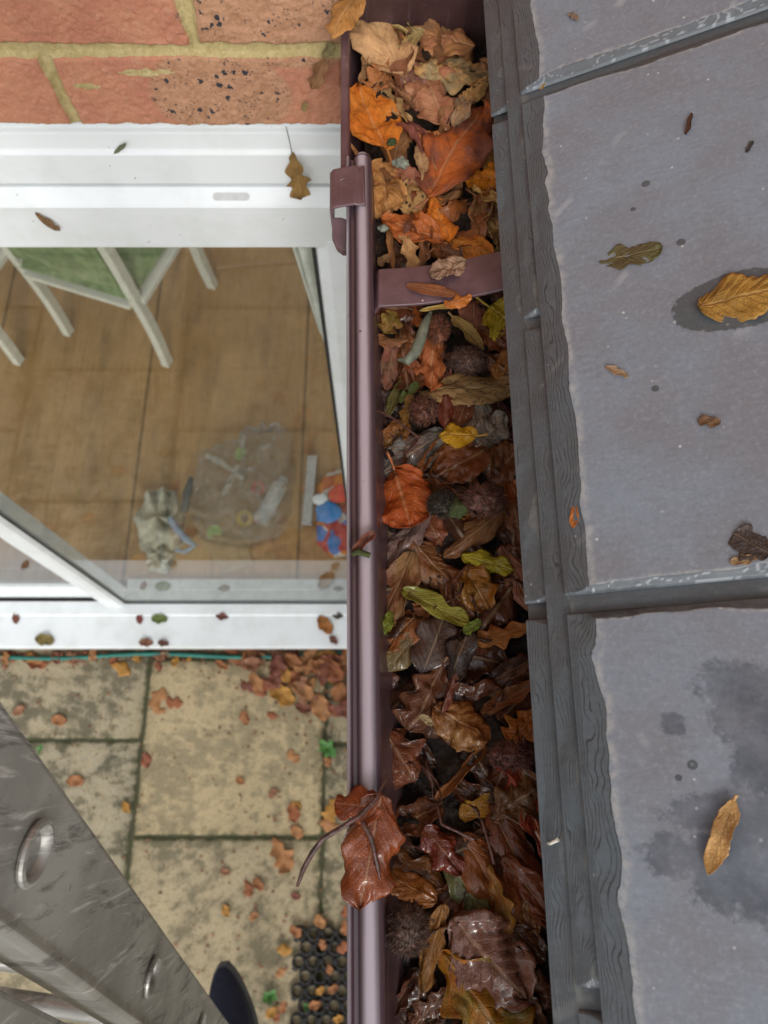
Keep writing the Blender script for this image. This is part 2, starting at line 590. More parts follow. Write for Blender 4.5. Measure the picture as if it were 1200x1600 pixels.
def mat_alu():
    t = NT("scuffed_aluminium")
    p = t.obj()
    n = t.noise(p, 12, 5, .65)
    sm = t.n("Mapping", {'Vector': p, 'Rotation': (.7, 0, 0), 'Scale': (1, 9, 1.6)})
    st = t.noise(sm, 7, 7, .7, .8)
    st2 = t.noise(t.n("Mapping", {'Vector': p, 'Rotation': (-.9, 0, 0), 'Scale': (1, 14, 1.2)}), 9, 6, .68, 1.2)
    c = t.mix(t.ramp(n, .35, .65), (.27, .26, .235), (.40, .39, .355))
    c = t.mix(t.math('MULTIPLY', t.ramp(st, .52, .64), .7), c, (.085, .078, .066))
    c = t.mix(t.math('MULTIPLY', t.ramp(st2, .55, .66), .7), c, (.66, .64, .60))
    bl = t.ramp(t.noise(p, 55, 4, .7, .8), .66, .70)
    c = t.mix(t.math('MULTIPLY', bl, .7), c, (.06, .055, .048))
    rg = t.n("MapRange", {0: st, 1: .35, 2: .7, 3: .34, 4: .6})
    return t.done(t.bsdf(c, rg, .45, t.bump(t.math('ADD', st, st2), .12, .0008), .5))


def mat_glass():
    t = NT("window_glass")
    p = t.pos()
    fc = t.math('POWER', t.n("LayerWeight", {'Blend': .5}, 1), 5.0)
    fr = t.math('MULTIPLY_ADD', fc, .85, .07)
    fr = t.math('MULTIPLY', fr, t.math('SUBTRACT', 1.0, t.n("NewGeometry", out=6)))
    gl = t.n("BsdfGlossy", {'Color': (1, 1, 1, 1), 'Roughness': .015})
    tr = t.n("BsdfTransparent", {'Color': (.93, .95, .94, 1)})
    return t.done(t.n("MixShader", {0: fr, 1: tr, 2: gl}))


def mat_bag():
    t = NT("clear_plastic_film")
    p = t.obj()
    nb = t.bump(t.noise(p, 22, 5, .75, 2.0), 1.0, .09)
    lw = t.n("LayerWeight", {'Blend': .38, 'Normal': nb}, 1)
    fac = t.n("MapRange", {0: lw, 1: 0, 2: 1, 3: .03, 4: .9})
    gl = t.n("BsdfGlossy", {'Color': (.95, .95, .95, 1), 'Roughness': .10, 'Normal': nb})
    tr = t.n("BsdfTransparent", {'Color': (.985, .985, .985, 1)})
    return t.done(t.n("MixShader", {0: fac, 1: tr, 2: gl}))


def mat_floor():
    t = NT("oak_laminate_floor")
    p = t.pos()
    s = t.n("SeparateXYZ", {0: p}, 0).node
    xs = t.math('DIVIDE', s.outputs[0], .21)
    ix = t.math('FLOOR', xs)
    rnd = t.n("TexWhiteNoise", {'W': ix}, 0, noise_dimensions='1D')
    ys = t.math('ADD', t.math('DIVIDE', s.outputs[1], 1.25), t.math('MULTIPLY', rnd, 7.0))
    iy = t.math('FLOOR', ys)
    cell = t.n("TexWhiteNoise", {'Vector': t.n("CombineXYZ", {0: ix, 1: iy, 2: 0.0})}, 0, noise_dimensions='3D')
    gr = t.noise(t.n("Mapping", {'Vector': p, 'Scale': (16, 1.1, 1)}), 9, 6, .62, .5)
    kn = t.noise(t.n('Mapping', {'Vector': p, 'Scale': (1.0, .28, 1.0)}), 11, 5, .6)
    c = t.mix(cell, (.30, .165, .064), (.42, .245, .104))
    c = t.mix(t.math('MULTIPLY', t.ramp(gr, .4, .7), .45), c, (.20, .11, .048))
    c = t.mix(t.math('MULTIPLY', t.ramp(kn, .48, .68), .5), c, (.17, .095, .042))
    k2 = t.noise(t.n('Mapping', {'Vector': p, 'Scale': (1.6, .35, 1.0)}), 4, 4, .6)
    c = t.mix(t.math('MULTIPLY', t.ramp(k2, .45, .65), .4), c, (.46, .29, .135))
    x3 = t.math('FRACT', t.math('DIVIDE', s.outputs[0], .63))
    ln = t.math('SUBTRACT', 1.0, t.ramp(t.math('ABSOLUTE', t.math('SUBTRACT', x3, .5)), .004, .014))
    fy = t.math('FRACT', ys)
    ly = t.math('SUBTRACT', 1.0, t.ramp(t.math('ABSOLUTE', t.math('SUBTRACT', fy, .5)), .003, .008))
    c = t.mix(t.math('MULTIPLY', ln, .65), c, (.05, .026, .013))
    c = t.mix(t.math('MULTIPLY', ly, .10), c, (.07, .04, .02))
    return t.done(t.bsdf(c, .38, 0, t.bump(gr, .08, .001), .4))


LEAF = mat_leaf()
SLATE = mat_slate("grey_slate", (.180, .196, .224), (.42, .435, .415))
BRICK = mat_brick()
UPVC = mat_upvc()
BROWN = mat_gutter("brown_gutter_plastic", (.060, .030, .031), (.095, .055, .056))
RIM_SHEEN = mat_rim()
BROWN2 = mat_gutter("brown_bracket_plastic", (.088, .044, .050), (.132, .074, .083))
MOULD = mat_mould()
HUSK = mat_husk()
PAVE = mat_paving()
ALU = mat_alu()
GLASS = mat_glass()
FILM = mat_bag()
FLOOR = mat_floor()
GASKET = simple("black_gasket", (.02, .022, .022), .5)
SOIL = simple("mossy_joint_soil", (.075, .070, .038), .95, nscale=60, bump=.6, bdist=.004, dirt=(.05, .075, .015), dirt_amt=.8, dscale=14)
PLASTER = simple("pale_plaster", (.62, .60, .56), .8)
CHAIRW = simple("cream_painted_wood", (.62, .60, .52), .45, var=.06, dirt=(.4, .36, .28))
GREENF = simple("green_cushion_fabric", (.15, .20, .09), .9, var=.3, nscale=24, bump=.4, bdist=.003, dirt=(.30, .34, .20), dirt_amt=.9, dscale=11)
HOSE = simple("teal_hose_rubber", (.02, .17, .135), .35)
RUBBER = simple("black_rubber", (.013, .013, .014), .5, dirt=(.05, .045, .035), dirt_amt=.5, dscale=20)
NAVY = simple("navy_canvas", (.007, .009, .026), .85, nscale=160, bump=.3)
SOLE = simple("dark_shoe_sole", (.045, .047, .06), .6)
WHITEP = simple("white_plastic", (.70, .72, .72), .35, var=.04)
FADED = simple("cream_canvas", (.42, .39, .30), .9, var=.25, nscale=30, bump=.5, bdist=.003, dirt=(.13, .14, .13), dirt_amt=.7, dscale=18)
SLATEBLUE = simple("blue_grey_webbing", (.16, .23, .31), .55, var=.2)
DARKF = simple("dark_grey_fabric", (.045, .055, .065), .8)
LIME = simple("lime_plastic", (.27, .55, .10), .4)
REDP = simple("red_plastic", (.62, .06, .04), .4)
YELP = simple("yellow_plastic", (.70, .46, .03), .4)
def mat_packet():
    t = NT("printed_packet_film")
    p = t.obj()
    pw = t.n("VectorMath", {0: p, 1: t.n("VectorMath", {0: t.noise(p, 22, 3, out=1), 1: (.03, .03, .03)}, operation='MULTIPLY')}, operation='ADD')
    v = t.n("TexVoronoi", {'Vector': pw, 'Scale': 21.0, 'Randomness': 1.0}, 1)
    sx = t.n("SeparateXYZ", {0: v}, 0).node
    c = t.mix(t.ramp(sx.outputs[0], .45, .5), (.62, .20, .025), (.42, .045, .04))
    c = t.mix(t.ramp(sx.outputs[1], .66, .70), c, (.62, .55, .48))
    c = t.mix(t.ramp(sx.outputs[2], .72, .76), c, (.04, .16, .42))
    return t.done(t.bsdf(c, .28, 0, t.bump(t.noise(p, 30, 4, .7), .6, .02), .5))


ORANGE = mat_packet()
BLUEP = simple("blue_plastic", (.03, .20, .52), .35)
CARD = simple("brown_cardboard", (.33, .22, .11), .85, var=.1)
TWIG = simple("wet_dark_bark", (.055, .022, .016), .4, var=.5, nscale=180, bump=1.0, bdist=.002)
LICHEN = simple("grey_green_lichen", (.17, .18, .14), .9, var=.35, nscale=200, bump=1.0, bdist=.002)
CATKIN = simple("grey_green_stalk", (.13, .14, .10), .6, var=.3, nscale=150, bump=.5, bdist=.001, dirt=(.06, .07, .04), dirt_amt=.8, dscale=60)
MOSS = simple("green_moss", (.035, .045, .010), .95, var=.4, nscale=200, bump=1.0, bdist=.002)
WEED = simple("fresh_green_weed", (.07, .20, .04), .5, var=.25)
LEAD = simple("render_mortar", (.45, .43, .36), .9)
FASCIA = simple("brown_fascia_board", (.05, .028, .026), .4)

# ---------------------------------------------------------------- the setting
YB = 0.57                     # face of the brick wall across the view
YG = 0.615                    # door glass
ZS = 0.19                     # sill top
ZF = 0.17                     # indoor floor

# earth sheet to the horizon, slabs of the paving on it
me = mesh("ground", [(-60, -60, -.006), (60, -60, -.006), (60, 60, -.006), (-60, 60, -.006)], [(0, 1, 2, 3)])
tag(link("ground", me, SOIL), kind='structure')

XJ1 = at_z(222, 1155, 0)[0]
XJ2 = at_z(508, 1155, 0)[0]
WS = XJ2 - XJ1
rng = random.Random(4)
sv, sf, tones, edges = [], [], [], []


def slab(x0, x1, y0, y1, tone):
    n = 14
    g = .0024
    x0 += g; x1 -= g; y0 += g; y1 -= g
    b = len(sv)
    ts = [0, .006, .02, .06] + [.06 + .88 * k / (n - 1) for k in range(1, n)] + [.98, .994, 1.0]
    m = len(ts)
    for i, a in enumerate(ts):
        for j, c in enumerate(ts):
            x, y = x0 + (x1 - x0) * a, y0 + (y1 - y0) * c
            e = min(a, 1 - a, c, 1 - c)
            z = -.020 if e == 0 else (-.003 if e < .007 else 0.0)
            sv.append((x + .0035 * (vnoise(y * 30, x * 30, 3) - .5), y + .0035 * (vnoise(y * 30, x * 30, 5) - .5), z + .0015 * (tone - .5)))
            tones.append(tone)
            edges.append(1.0 if e < .007 else max(0.0, 1 - e / .07) * .5)
    for i in range(m - 1):
        for j in range(m - 1):
            a = b + i * m + j
            sf.append((a, a + m, a + m + 1, a + 1))


y_a = at_z(110, 1156, 0)[1]
y_b = at_z(360, 1308, 0)[1]
y_c = at_z(525, 1162, 0)[1]
TONE = {(0, 0): .28, (0, -1): .12, (1, 0): .85, (1, -1): .50, (2, 0): .30, (2, -1): .35}
for ci in range(-4, 4):
    xa = XJ1 + (ci - 1) * WS
    y0 = {0: y_a, 1: y_b, 2: y_c}.get(ci, y_a if ci % 2 == 0 else y_b)
    for k in range(-4, 2):
        ya, yb = y0 + k * WS * .93, y0 + (k + 1) * WS * .93
        if ya > .60:
            continue
        slab(xa, xa + WS, ya, min(yb, .64), TONE.get((ci, k), rng.uniform(.1, .55)))
me = mesh("paving", sv, sf)
for nm, arr in (("tone", tones), ("edge", edges)):
    a = me.attributes.new(nm, 'FLOAT', 'POINT')
    a.data.foreach_set('value', np.array(arr, np.float32))
tag(link("paving", me, PAVE), kind='structure')

# indoor floor, back and side walls, ceiling left wide open, an added opening to light the floor
mb = MB()
mb.box((-4.2, .70, 0.0), (.6, 4.6, ZF))
tag(mb.build("indoor_floor", FLOOR), kind='structure')
mb = MB()
mb.box((-4.3, 4.6, 0), (.7, 4.7, 2.5))
mb.box((-4.3, .70, 0), (-4.2, 4.6, 2.5))
mb.box((.6, .70, 0), (.7, 4.6, 2.5))
tag(mb.build("room_wall", PLASTER), "pale plastered wall of the room behind the glass door", "wall")
mb = MB()
mb.box((-4.3, .70, 2.5), (.7, .85, 2.56))
mb.box((-4.3, 4.3, 2.5), (.7, 4.7, 2.56))
tag(mb.build("ceiling_with_added_opening", PLASTER), kind='structure')

# brick wall above the door: bricks and recessed, smeared mortar as one relief
zb = H - (YB / math.tan(math.atan((800 - 190) / FPX) + TH))       # underside of the bricks


def brick_relief():
    fx = np.arange(-.46, .06, .0011)
    fz = np.arange(zb, zb + .20, .0009)
    xs = np.concatenate([np.arange(-3.0, -.46, .02), fx, np.arange(.06, .9, .02)])
    zs = np.concatenate([fz, np.arange(zb + .20, zb + 2.4, .012)])
    X, Z = np.meshgrid(xs, zs, indexing='ij')
    cz1 = at_y(300, 84, YB)[2]        # top of the lower course
    cz2 = at_y(300, 62, YB)[2]        # bottom of the upper course
    hj = cz2 - cz1
    ch = .065 + hj
    row = np.floor((Z - (cz1 - .065 - hj / 2)) / ch)
    zr = (Z - (cz1 - .065 - hj / 2)) - row * ch
    bl = .240 + .011
    j0 = at_y(97, 140, YB)[0]
    j1 = at_y(294, 20, YB)[0]
    shift = np.where(row % 2 == 0, j0, j1)
    colf = (X - shift) / bl
    ci = np.floor(colf)
    xr = (colf - ci) * bl
    wob = .0022 * fbm(X * 90, Z * 90, 5, 4) + .0016 * fbm(X * 28, Z * 28, 8, 2)
    vert = .0055 + .0018 * fbm(X * 40, Z * 40, 14, 2)
    d = np.minimum(np.minimum(zr - hj / 2, ch - hj / 2 - zr), np.minimum(xr - vert, bl - vert - xr)) + wob
    mortar = 1 - sstep(-.0012, .0012, d)
    rec = sstep(-.0035, .002, d)
    y = YB - .0055 * rec + .0011 * fbm(X * 260, Z * 260, 2, 3) * (1 - mortar * .4) + .0009 * fbm(X * 45, Z * 45, 7, 3)
    tone = _hash(ci, row, 5)
    tan = np.zeros_like(X)
    for (px, py, rx, rz) in ((345, 140, .075, .05), (440, 25, .10, .05), (400, 30, .07, .03)):
        c = at_y(px, py, YB)
        q = np.sqrt(((X - c[0]) / rx) ** 2 + ((Z - c[2]) / rz) ** 2)
        tan = np.maximum(tan, 1 - sstep(.55, 1.1, q))
    tan = np.where(X < -.5, _hash(ci, row, 9) > .7, tan)
    # smears of mortar on the lower brick
    for (px, py, rx, rz) in ((135, 128, .012, .003), (225, 106, .03, .004)):
        c = at_y(px, py, YB)
        q = np.sqrt(((X - c[0]) / rx) ** 2 + ((Z - c[2]) / rz) ** 2) + .5 * fbm(X * 150, Z * 150, 22, 3)
        mortar = np.maximum(mortar, .8 * (1 - sstep(.7, 1.1, q)))
    return grid_mesh("house_wall", np.stack([X, y, Z], -1), {"mortar": mortar, "tan": tan, "tone": tone})


wall = link("house_wall", brick_relief(), BRICK, smooth=True)
tag(wall, "red brick house wall with sandy yellow mortar above the glass door", "wall")
mb = MB()
mb.box((-3.0, YB + .012, zb), (.9, .69, zb + 2.4))
mb.build("wall_core", LEAD, wall)
mb = MB()
mb.box((-3.0, YB + .035, zb - .006), (.05, YB + .06, zb - .0005))

# ---------------------------------------------------------------- white patio door
X_R = at_y(492, 395, .60)[0]             # visible right edge of the glass
X_L = at_y(187, 942, .60)[0]             # meeting stile, at the sill
ROT = 0.0


def yD(py, Y):
    """height of the point at depth Y on image row py"""
    return H - Y / math.tan(math.atan((800 - py) / FPX) + TH)


door = empty("patio_door", (-.5, YG, 0), "white plastic sliding patio door with clear glass under the brick wall", "door")
FX0, FX1 = -2.9, .30


def fbox(mb, pts):
    mb.extrude(pts, (FX0, 0, 0), (FX1, 0, 0), (0, 1, 0), (0, 0, 1))


d0 = Vector(door.location)
zt = yD(240, .597)
zg = yD(291, .597)
zl = yD(322, .586)
zk = yD(388, .592)
mb = MB()
zjoint = yD(200, .604)
fbox(mb, [(.6035, zb + .004), (.6055, zjoint), (.600, zjoint - .002), (.5985, zt + .004), (.595, zt), (.597, zg + .003), (.604, zg + .003), (.604, zg - .02), (.66, zg - .02), (.66, zb + .004)])
mb.build("head_frame", UPVC, door, origin=d0, bevel=.0012).location = (0, 0, 0)
mb = MB()
fbox(mb, [(.5965, zg - .0005), (.586, zl + .002), (.5845, zl - .001), (.591, zk + .004), (.593, zk), (.612, zk), (.612, zl), (.6035, zg - .0005)])
mb.build("sash_head", UPVC, door, origin=d0, bevel=.001).location = (0, 0, 0)
# mortar fillet under the bricks
mb = MB()
xs = np.arange(-2.9, .06, .004)
for i, x in enumerate(xs[:-1]):
    h = .0035 + .0025 * float(vnoise(x * 130, 0, 4))
    mb.box((x, YB + .004, zb - h), (x + .004, YB + .032, zb + .0005))
mb.build("mortar_fillet", LEAD, wall)
# pill-shaped drain slot in the sash ledge
pa, pb = at_y(330, 307, .5915), at_y(393, 307, .5915)
mb = MB()
ns = Vector((0, zl - zg, -(.586 - .5965))).normalized()
if ns.y > 0:
    ns = -ns
tdir = Vector((0, .586 - .5965, zl - zg)).normalized()
pc = Vector(((pa[0] + pb[0]) / 2, (.586 + .5965) / 2, (zl + zg) / 2))
hl, r = (pb[0] - pa[0]) / 2, .0060
for (rr, off, nm, mt) in ((r, .0006, "vent_rim", UPVC), (r * .68, .0011, "vent_recess", simple("vent_grey", (.50, .51, .51), .5))):
    ring = []
    for k in range(24):
        a = 2 * math.pi * k / 24
        cx = (hl - r) * (1 if math.cos(a) > 0 else -1)
        ring.append((cx + rr * math.cos(a), rr * math.sin(a)))
    m2 = MB()
    m2.extrude(ring, pc - ns * .001, pc + ns * off, (1, 0, 0), tdir)
    m2.build(nm, mt, door, origin=d0).location = (0, 0, 0)
# right stile: bevelled inner bead and flat face
mb = MB()
zlow = ZS + .001
mb.extrude([(X_R, .611), (X_R + .004, .5965), (X_R + .016, .5905), (X_R + .017, .589), (.30, .589), (.30, .66), (X_R, .66)], (0, 0, zlow), (0, 0, zk + .014), (1, 0, 0), (0, 1, 0))
mb.build("right_stile", UPVC, door, origin=d0, bevel=.001).location = (0, 0, 0)
mb = MB()
mb.box((X_R - .0045, .6085, ZS + .004), (X_R - .0003, .613, zk))
mb.box((X_L + .004, .6085, ZS + .0012), (X_R - .005, .6135, ZS + .0052))
mb.box((X_L - .0002, .6085, ZS + .004), (X_L + .0036, .613, zk))
mb.build("gasket", GASKET, door, origin=d0).location = (0, 0, 0)
# meeting stile and the second panel, set further back
mb = MB()
mb.extrude([(X_L, .612), (X_L - .008, .598), (X_L - .024, .594), (X_L - .026, .597), (X_L - .062, .597), (X_L - .066, .602), (X_L - .066, .664), (X_L, .664)], (0, 0, zlow), (0, 0, zk), (1, 0, 0), (0, 1, 0))
mb.build("meeting_stile", UPVC, door, origin=d0, bevel=.001).location = (0, 0, 0)
mb = MB()
mb.box((X_L + .0002, YG, ZS + .0055), (X_R - .0002, YG + .004, zk - .0005))
mb.build("pane", GLASS, door, origin=d0).location = (0, 0, 0)
mb = MB()
mb.box((FX0, YG + .040, ZS + .075), (X_L - .0662, YG + .044, zk - .0005))
mb.build("pane", GLASS, door, origin=d0).location = (0, 0, 0)
mb = MB()
mb.extrude([(.630, ZS), (.632, ZS + .06), (.648, ZS + .0745), (.664, ZS + .0745), (.664, ZS)], (FX0, 0, 0), (X_L - .0663, 0, 0), (0, 1, 0), (0, 0, 1))
mb.build("lower_rail", UPVC, door, origin=d0, bevel=.001).location = (0, 0, 0)
mb = MB()
mb.box((FX0, .6255, ZS - .001), (X_L - .0663, .6298, ZS + .014))
mb.build("track_seal", GASKET, door, origin=d0).location = (0, 0, 0)
# threshold inside, under the glass
mb = MB()
mb.box((X_L + .0003, .620, ZF - .1), (X_R - .0003, .699, ZS + .002))
mb.build("threshold", simple("grey_threshold", (.42, .42, .40), .4), door, origin=d0).location = (0, 0, 0)
# projecting sill
YS0 = at_z(300, 1012, ZS - .012)[1]
ZSD = .006
mb = MB()
mb.extrude([(YS0, ZS - .014), (YS0 + .003, ZS - .0085), (.566, ZS - .0035), (.572, ZS + .0005), (.6185, ZS + .0010), (.6185, ZS - .03), (.5, ZS - .034), (YS0 + .012, ZS - .045), (YS0, ZS - .042)], (FX0, 0, 0), (.30, 0, 0), (0, 1, 0), (0, 0, 1))
mb.build("sill", UPVC, door, origin=d0, bevel=.0015).location = (0, 0, 0)
mb = MB()
mb.box((-3.0, .545, -.02), (.9, .70, ZS - .036))
tag(mb.build("plinth", simple("dark_plinth_brick", (.11, .06, .045), .9, nscale=50, bump=.6, bdist=.003)), "dark brick plinth below the white door sill", "wall")

# ---------------------------------------------------------------- slate roof at the right
P = math.radians(23.0)
CP, SP = math.cos(P), math.sin(P)
X0 = .0715
Z0 = H - .364
JA = at_depth(850, 165, .35)[1]
JB = at_depth(905, 948, .35)[1]
SW = JA - JB
roof_n = Vector((-SP, 0, CP))


def roof_pt(s, y, h):
    return np.stack([X0 + s * CP - h * SP, y, Z0 + s * SP + h * CP], -1)


def roof_sy(px, py, h=.0142):
    """roof coordinates (s, y) of an image point on the slate surface"""
    r = ray(px, py)
    n = np.array([-SP, 0, CP])
    p0 = np.array([X0 - h * SP, 0, Z0 + h * CP])
    p = CAM + r * (np.dot(n, p0 - CAM) / np.dot(n, r))
    return (p[0] - p0[0]) * CP + (p[2] - p0[2]) * SP, p[1], p


def terr(f, n, sharp=.90):
    q = np.clip(f, 0, 1) * n
    k = np.floor(q)
    fr = q - k
    return (k + .30 * fr + .70 * sstep(sharp, 1.0, fr)) / n, ((fr > sharp - .02) & (q < n)).astype(float)


def slate(name, s0, y0, y1, h0, thick, length, dress, side, seed, visible, wetf=None, steps=8):
    dy = .00075 if visible else .006
    ys = np.arange(y0, y1 + dy * .5, dy)
    if visible:
        sdens = np.concatenate([np.arange(0, dress * 1.6, .00017), np.arange(dress * 1.6, min(length, .20 if wetf else .03), .0011 if wetf else .004), [length]])
    else:
        sdens = np.concatenate([np.arange(0, .03, .002), [.05, .1, length]])
    S, Y = np.meshgrid(sdens, ys, indexing='ij')
    W_ = 1.0
    warp = fbm(Y * 38, S * 60, seed, 2) * .0068 + fbm(Y * 120, S * 170, seed + 9, 2) * .0017
    yy = Y * 26 + 1.3 * fbm(Y * 9, 0 * S, seed + 21, 2) + S * 18
    scal = np.abs(np.sin(np.pi * yy)) ** .6 * (.4 + .8 * _hash(np.floor(yy), np.floor(yy) * 0, seed))
    front = (S + warp * sstep(0, .004, S) * (1 - .65 * sstep(.5 * dress, 1.1 * dress, S))) / (dress * (.86 + .07 * scal * sstep(0, .5, S / dress) + .13 * fbm(Y * 14, 0 * S, seed + 3, 3)))
    sw = side * (1 + .5 * fbm(S * 22, Y * 3, seed + 5, 3)) * (.45 + .55 * sstep(.0, .03, S))
    wr2 = fbm(S * 45, Y * 110, seed + 7, 3) * .0022
    lo = (Y - y0 + wr2 * sstep(0, .002, Y - y0)) / sw
    hi = (y1 - Y + wr2 * sstep(0, .002, y1 - Y)) / (sw * .7)
    f = np.minimum(front, np.minimum(lo, hi))
    tv, line = terr(f, steps)
    tl, l2 = terr(np.minimum(lo, 1), 9)
    tmin = thick * .42
    hh = h0 - thick + tmin + (thick - tmin) * tv
    hh = hh + .00035 * fbm(S * 35, Y * 35, seed + 11, 3) * (f > 1)
    # outer rim closes down to the layer below
    hh[0, :] = h0 - thick
    hh[:, 0] = h0 - thick
    hh[:, -1] = h0 - thick
    Pm = roof_pt(s0 + S, Y, hh)
    frontish = (front <= np.minimum(lo, hi)) | (S < .004)
    vary = sstep(-.35, .25, fbm(Y * 60, S * 150, seed + 31, 2))
    seam = np.where((f < 1.02) & frontish, line * .9 * vary, 0) + np.where((f < 1) & ~frontish & (hi < lo), line * .65, 0)
    seam[0:2, :] = 0
    pale = np.where((f < 1.0) & ~frontish & (lo < hi), .15 + .7 * (terr(np.minimum(lo, 1), steps)[1] > 0), 0)
    rim = np.exp(-((f - 1.12) / .16) ** 2) * .8 * (f > .98)
    wet = wetf(S + s0, Y, f) if wetf else np.full_like(S, .6)
    me = grid_mesh(name, Pm, {"step": np.where(f >= 1, steps + .03, np.where(frontish | (hi < lo), np.clip(f, 0, 1) * steps, .03)), "seam": np.clip(seam * .35, 0, 1), "pale": pale, "rim": rim, "wet": wet, "damp": damp_top(S + s0, Y) if wetf else np.full_like(S, -1.0)}, flip=False)
    o = link(name, me, SLATE, smooth=True)
    return o


def blob(S, Y, px, py, rs, ry, k=.35, seed=0, sc=60):
    s, y, _ = roof_sy(px, py)
    q = np.sqrt(((S - s) / rs) ** 2 + ((Y - y) / ry) ** 2)
    return 1 - q + k * fbm(S * sc, Y * sc, seed, 4)


def wet_top(S, Y, f):
    """wet film: the eave strip, a puddle under the golden leaf, a damp patch, a few drips"""
    wt = (1.02 - f) * 2.2
    wt = np.maximum(wt, blob(S, Y, 1150, 470, .031, .0165, .10, 3, 30))
    for (px, py, rr) in ((1009, 287, .0024), (1064, 378, .0024), (989, 327, .0015), (1024, 607, .0019), (1082, 1195, .0022), (1060, 1215, .0015)):
        wt = np.maximum(wt, blob(S, Y, px, py, rr, rr * .95, .08, 5, 300))
    return np.clip(wt, -1, 1)


mat_slate_plain = simple('dark_wet_slate', (.055, .056, .058), .5, nscale=90)
def damp_top(S, Y):
    wt = np.full_like(S, -1.0)
    for (px, py, rs, ry) in ((1150, 1075, .017, .013), (1172, 1130, .015, .014), (1192, 1200, .010, .020), (1115, 1268, .016, .0065), (1055, 1335, .014, .0075), (1130, 1345, .018, .011),
                             (1172, 1390, .019, .012), (1190, 1300, .014, .015), (1050, 1130, .006, .005), (960, 938, .020, .0075)):
        wt = np.maximum(wt, blob(S, Y, px, py, rs, ry, .60, int(px), 75) * .9)
    return np.clip(wt, -1, 1)


slate_group = "overlapping eave slates of the roof edge"
NAMES = {0: "nearest to the camera", 1: "in the middle of the picture", 2: "beside the brick wall"}
GAP = .0042
sl_defs = []
for k in range(-1, 3):
    y0, y1 = JB + (k - 1) * SW, JB + k * SW
    vis = k in (0, 1, 2)
    # k = 0: near slate (ends at JB), 1: middle, 2: far (from JA)
    y1c = min(y1 - GAP, YB - .004)
    if y1c - (y0 + GAP) > .02:
        sl_defs.append(("top", k, y0 + GAP, y1c, vis))
        sl_defs.append(("low", k, y0 + .004, min(y1 - .004, YB - .004), vis))
    ym0, ym1 = y0 + SW / 2, y1 + SW / 2
    ym1c = min(ym1 - .004, YB - .004)
    if ym1c - (ym0 + .004) > .02:
        sl_defs.append(("mid", k, ym0 + .004, ym1c, k in (-1, 0, 1)))
for (lay, k, y0, y1, vis) in sl_defs:
    nm = "roof_slate"
    if lay == "low":
        o = slate(nm, 0.0, y0, y1, .0056, .0036, .10, .0125, .006, 40 + k * 7, vis)
        lb = "lowest wet eave slate with chipped edge, "
    elif lay == "mid":
        o = slate(nm, .0115, y0, y1, .0098, .0036, .34, .0125, .007, 140 + k * 7, vis)
        lb = "middle layer slate showing a dark chipped strip, "
    else:
        o = slate(nm, .0215, y0, y1, .0142, .0038, .34, .0135, .0062, 240 + k * 7, vis, wet_top if vis else None, 7)
        lb = "broad dry grey top slate with chiselled edges, "
    where = {-1: "behind the camera", 0: "nearest the bottom of the photo", 1: "across the middle of the roof", 2: "against the brick wall at the top"}[k]
    if lay == "mid":
        where = {-1: "at the bottom of the photo", 0: "beside the lower half of the gutter", 1: "beside the upper half of the gutter", 2: "by the wall"}[k]
    tag(o, lb + where, "slate", slate_group)
mb = MB()
mb.add([roof_pt(np.float64(a), np.float64(b), c) for c in (-.005, .0003) for a, b in ((.001, -1.2), (.20, -1.2), (.20, YB - .004), (.001, YB - .004))],
       [(3, 2, 1, 0), (4, 5, 6, 7), (0, 1, 5, 4), (1, 2, 6, 5), (2, 3, 7, 6), (3, 0, 4, 7)])
tag(mb.build("eave_board", mat_slate_plain), "dark eave board under the lowest slates", "board")
# the next course up the slope, outside the photograph but next to it
mb = MB()
for k in range(-1, 2):
    y0, y1 = JB + (k - .5) * SW, JB + (k + .5) * SW
    y1 = min(y1, YB)
    mb.add([roof_pt(np.float64(.21), np.float64(y), h) for y, h in ((y0 + .004, .0155), (y1 - .004, .0155), (y0 + .004, .021), (y1 - .004, .021))] +
           [roof_pt(np.float64(1.6), np.float64(y), h) for y, h in ((y0 + .004, .0155), (y1 - .004, .0155), (y0 + .004, .021), (y1 - .004, .021))],
           [(0, 1, 3, 2), (2, 3, 7, 6), (0, 2, 6, 4), (1, 5, 7, 3), (4, 6, 7, 5), (0, 4, 5, 1)])
roof = mb.build("slate_roof", SLATE)
tag(roof, "grey slate roof slope rising to the right of the gutter", "roof")
mb = MB()
mb.box((.112, -1.2, Z0 - .21), (.128, YB - .004, Z0 + .008))
mb.build("fascia_board", FASCIA, roof)
mb = MB()
mb.box((.16, -1.2, -.02), (.40, YB - .004, Z0 - .02))
tag(mb.build("unseen_extension_wall", simple("pale_bounce_render", (.60, .57, .50), .9, nscale=30, bump=.4, bdist=.004)), "unseen side wall of the slate roofed extension below the gutter, paled to bounce light", "wall")  # unseen wall, coloured pale to bounce light onto the ladder

# ---------------------------------------------------------------- gutter
SK = math.radians(1.07)
G0 = Vector((-.0177, 0, H - .390))               # outer rim line at Y = 0


def GM(y):
    return Vector((G0.x - math.tan(SK) * y, y, G0.z))


gut = empty("gutter", (0.04, .2, H - .45), "brown plastic roof gutter choked with autumn leaves", "gutter")
g0 = Vector(gut.location)
gw = .128


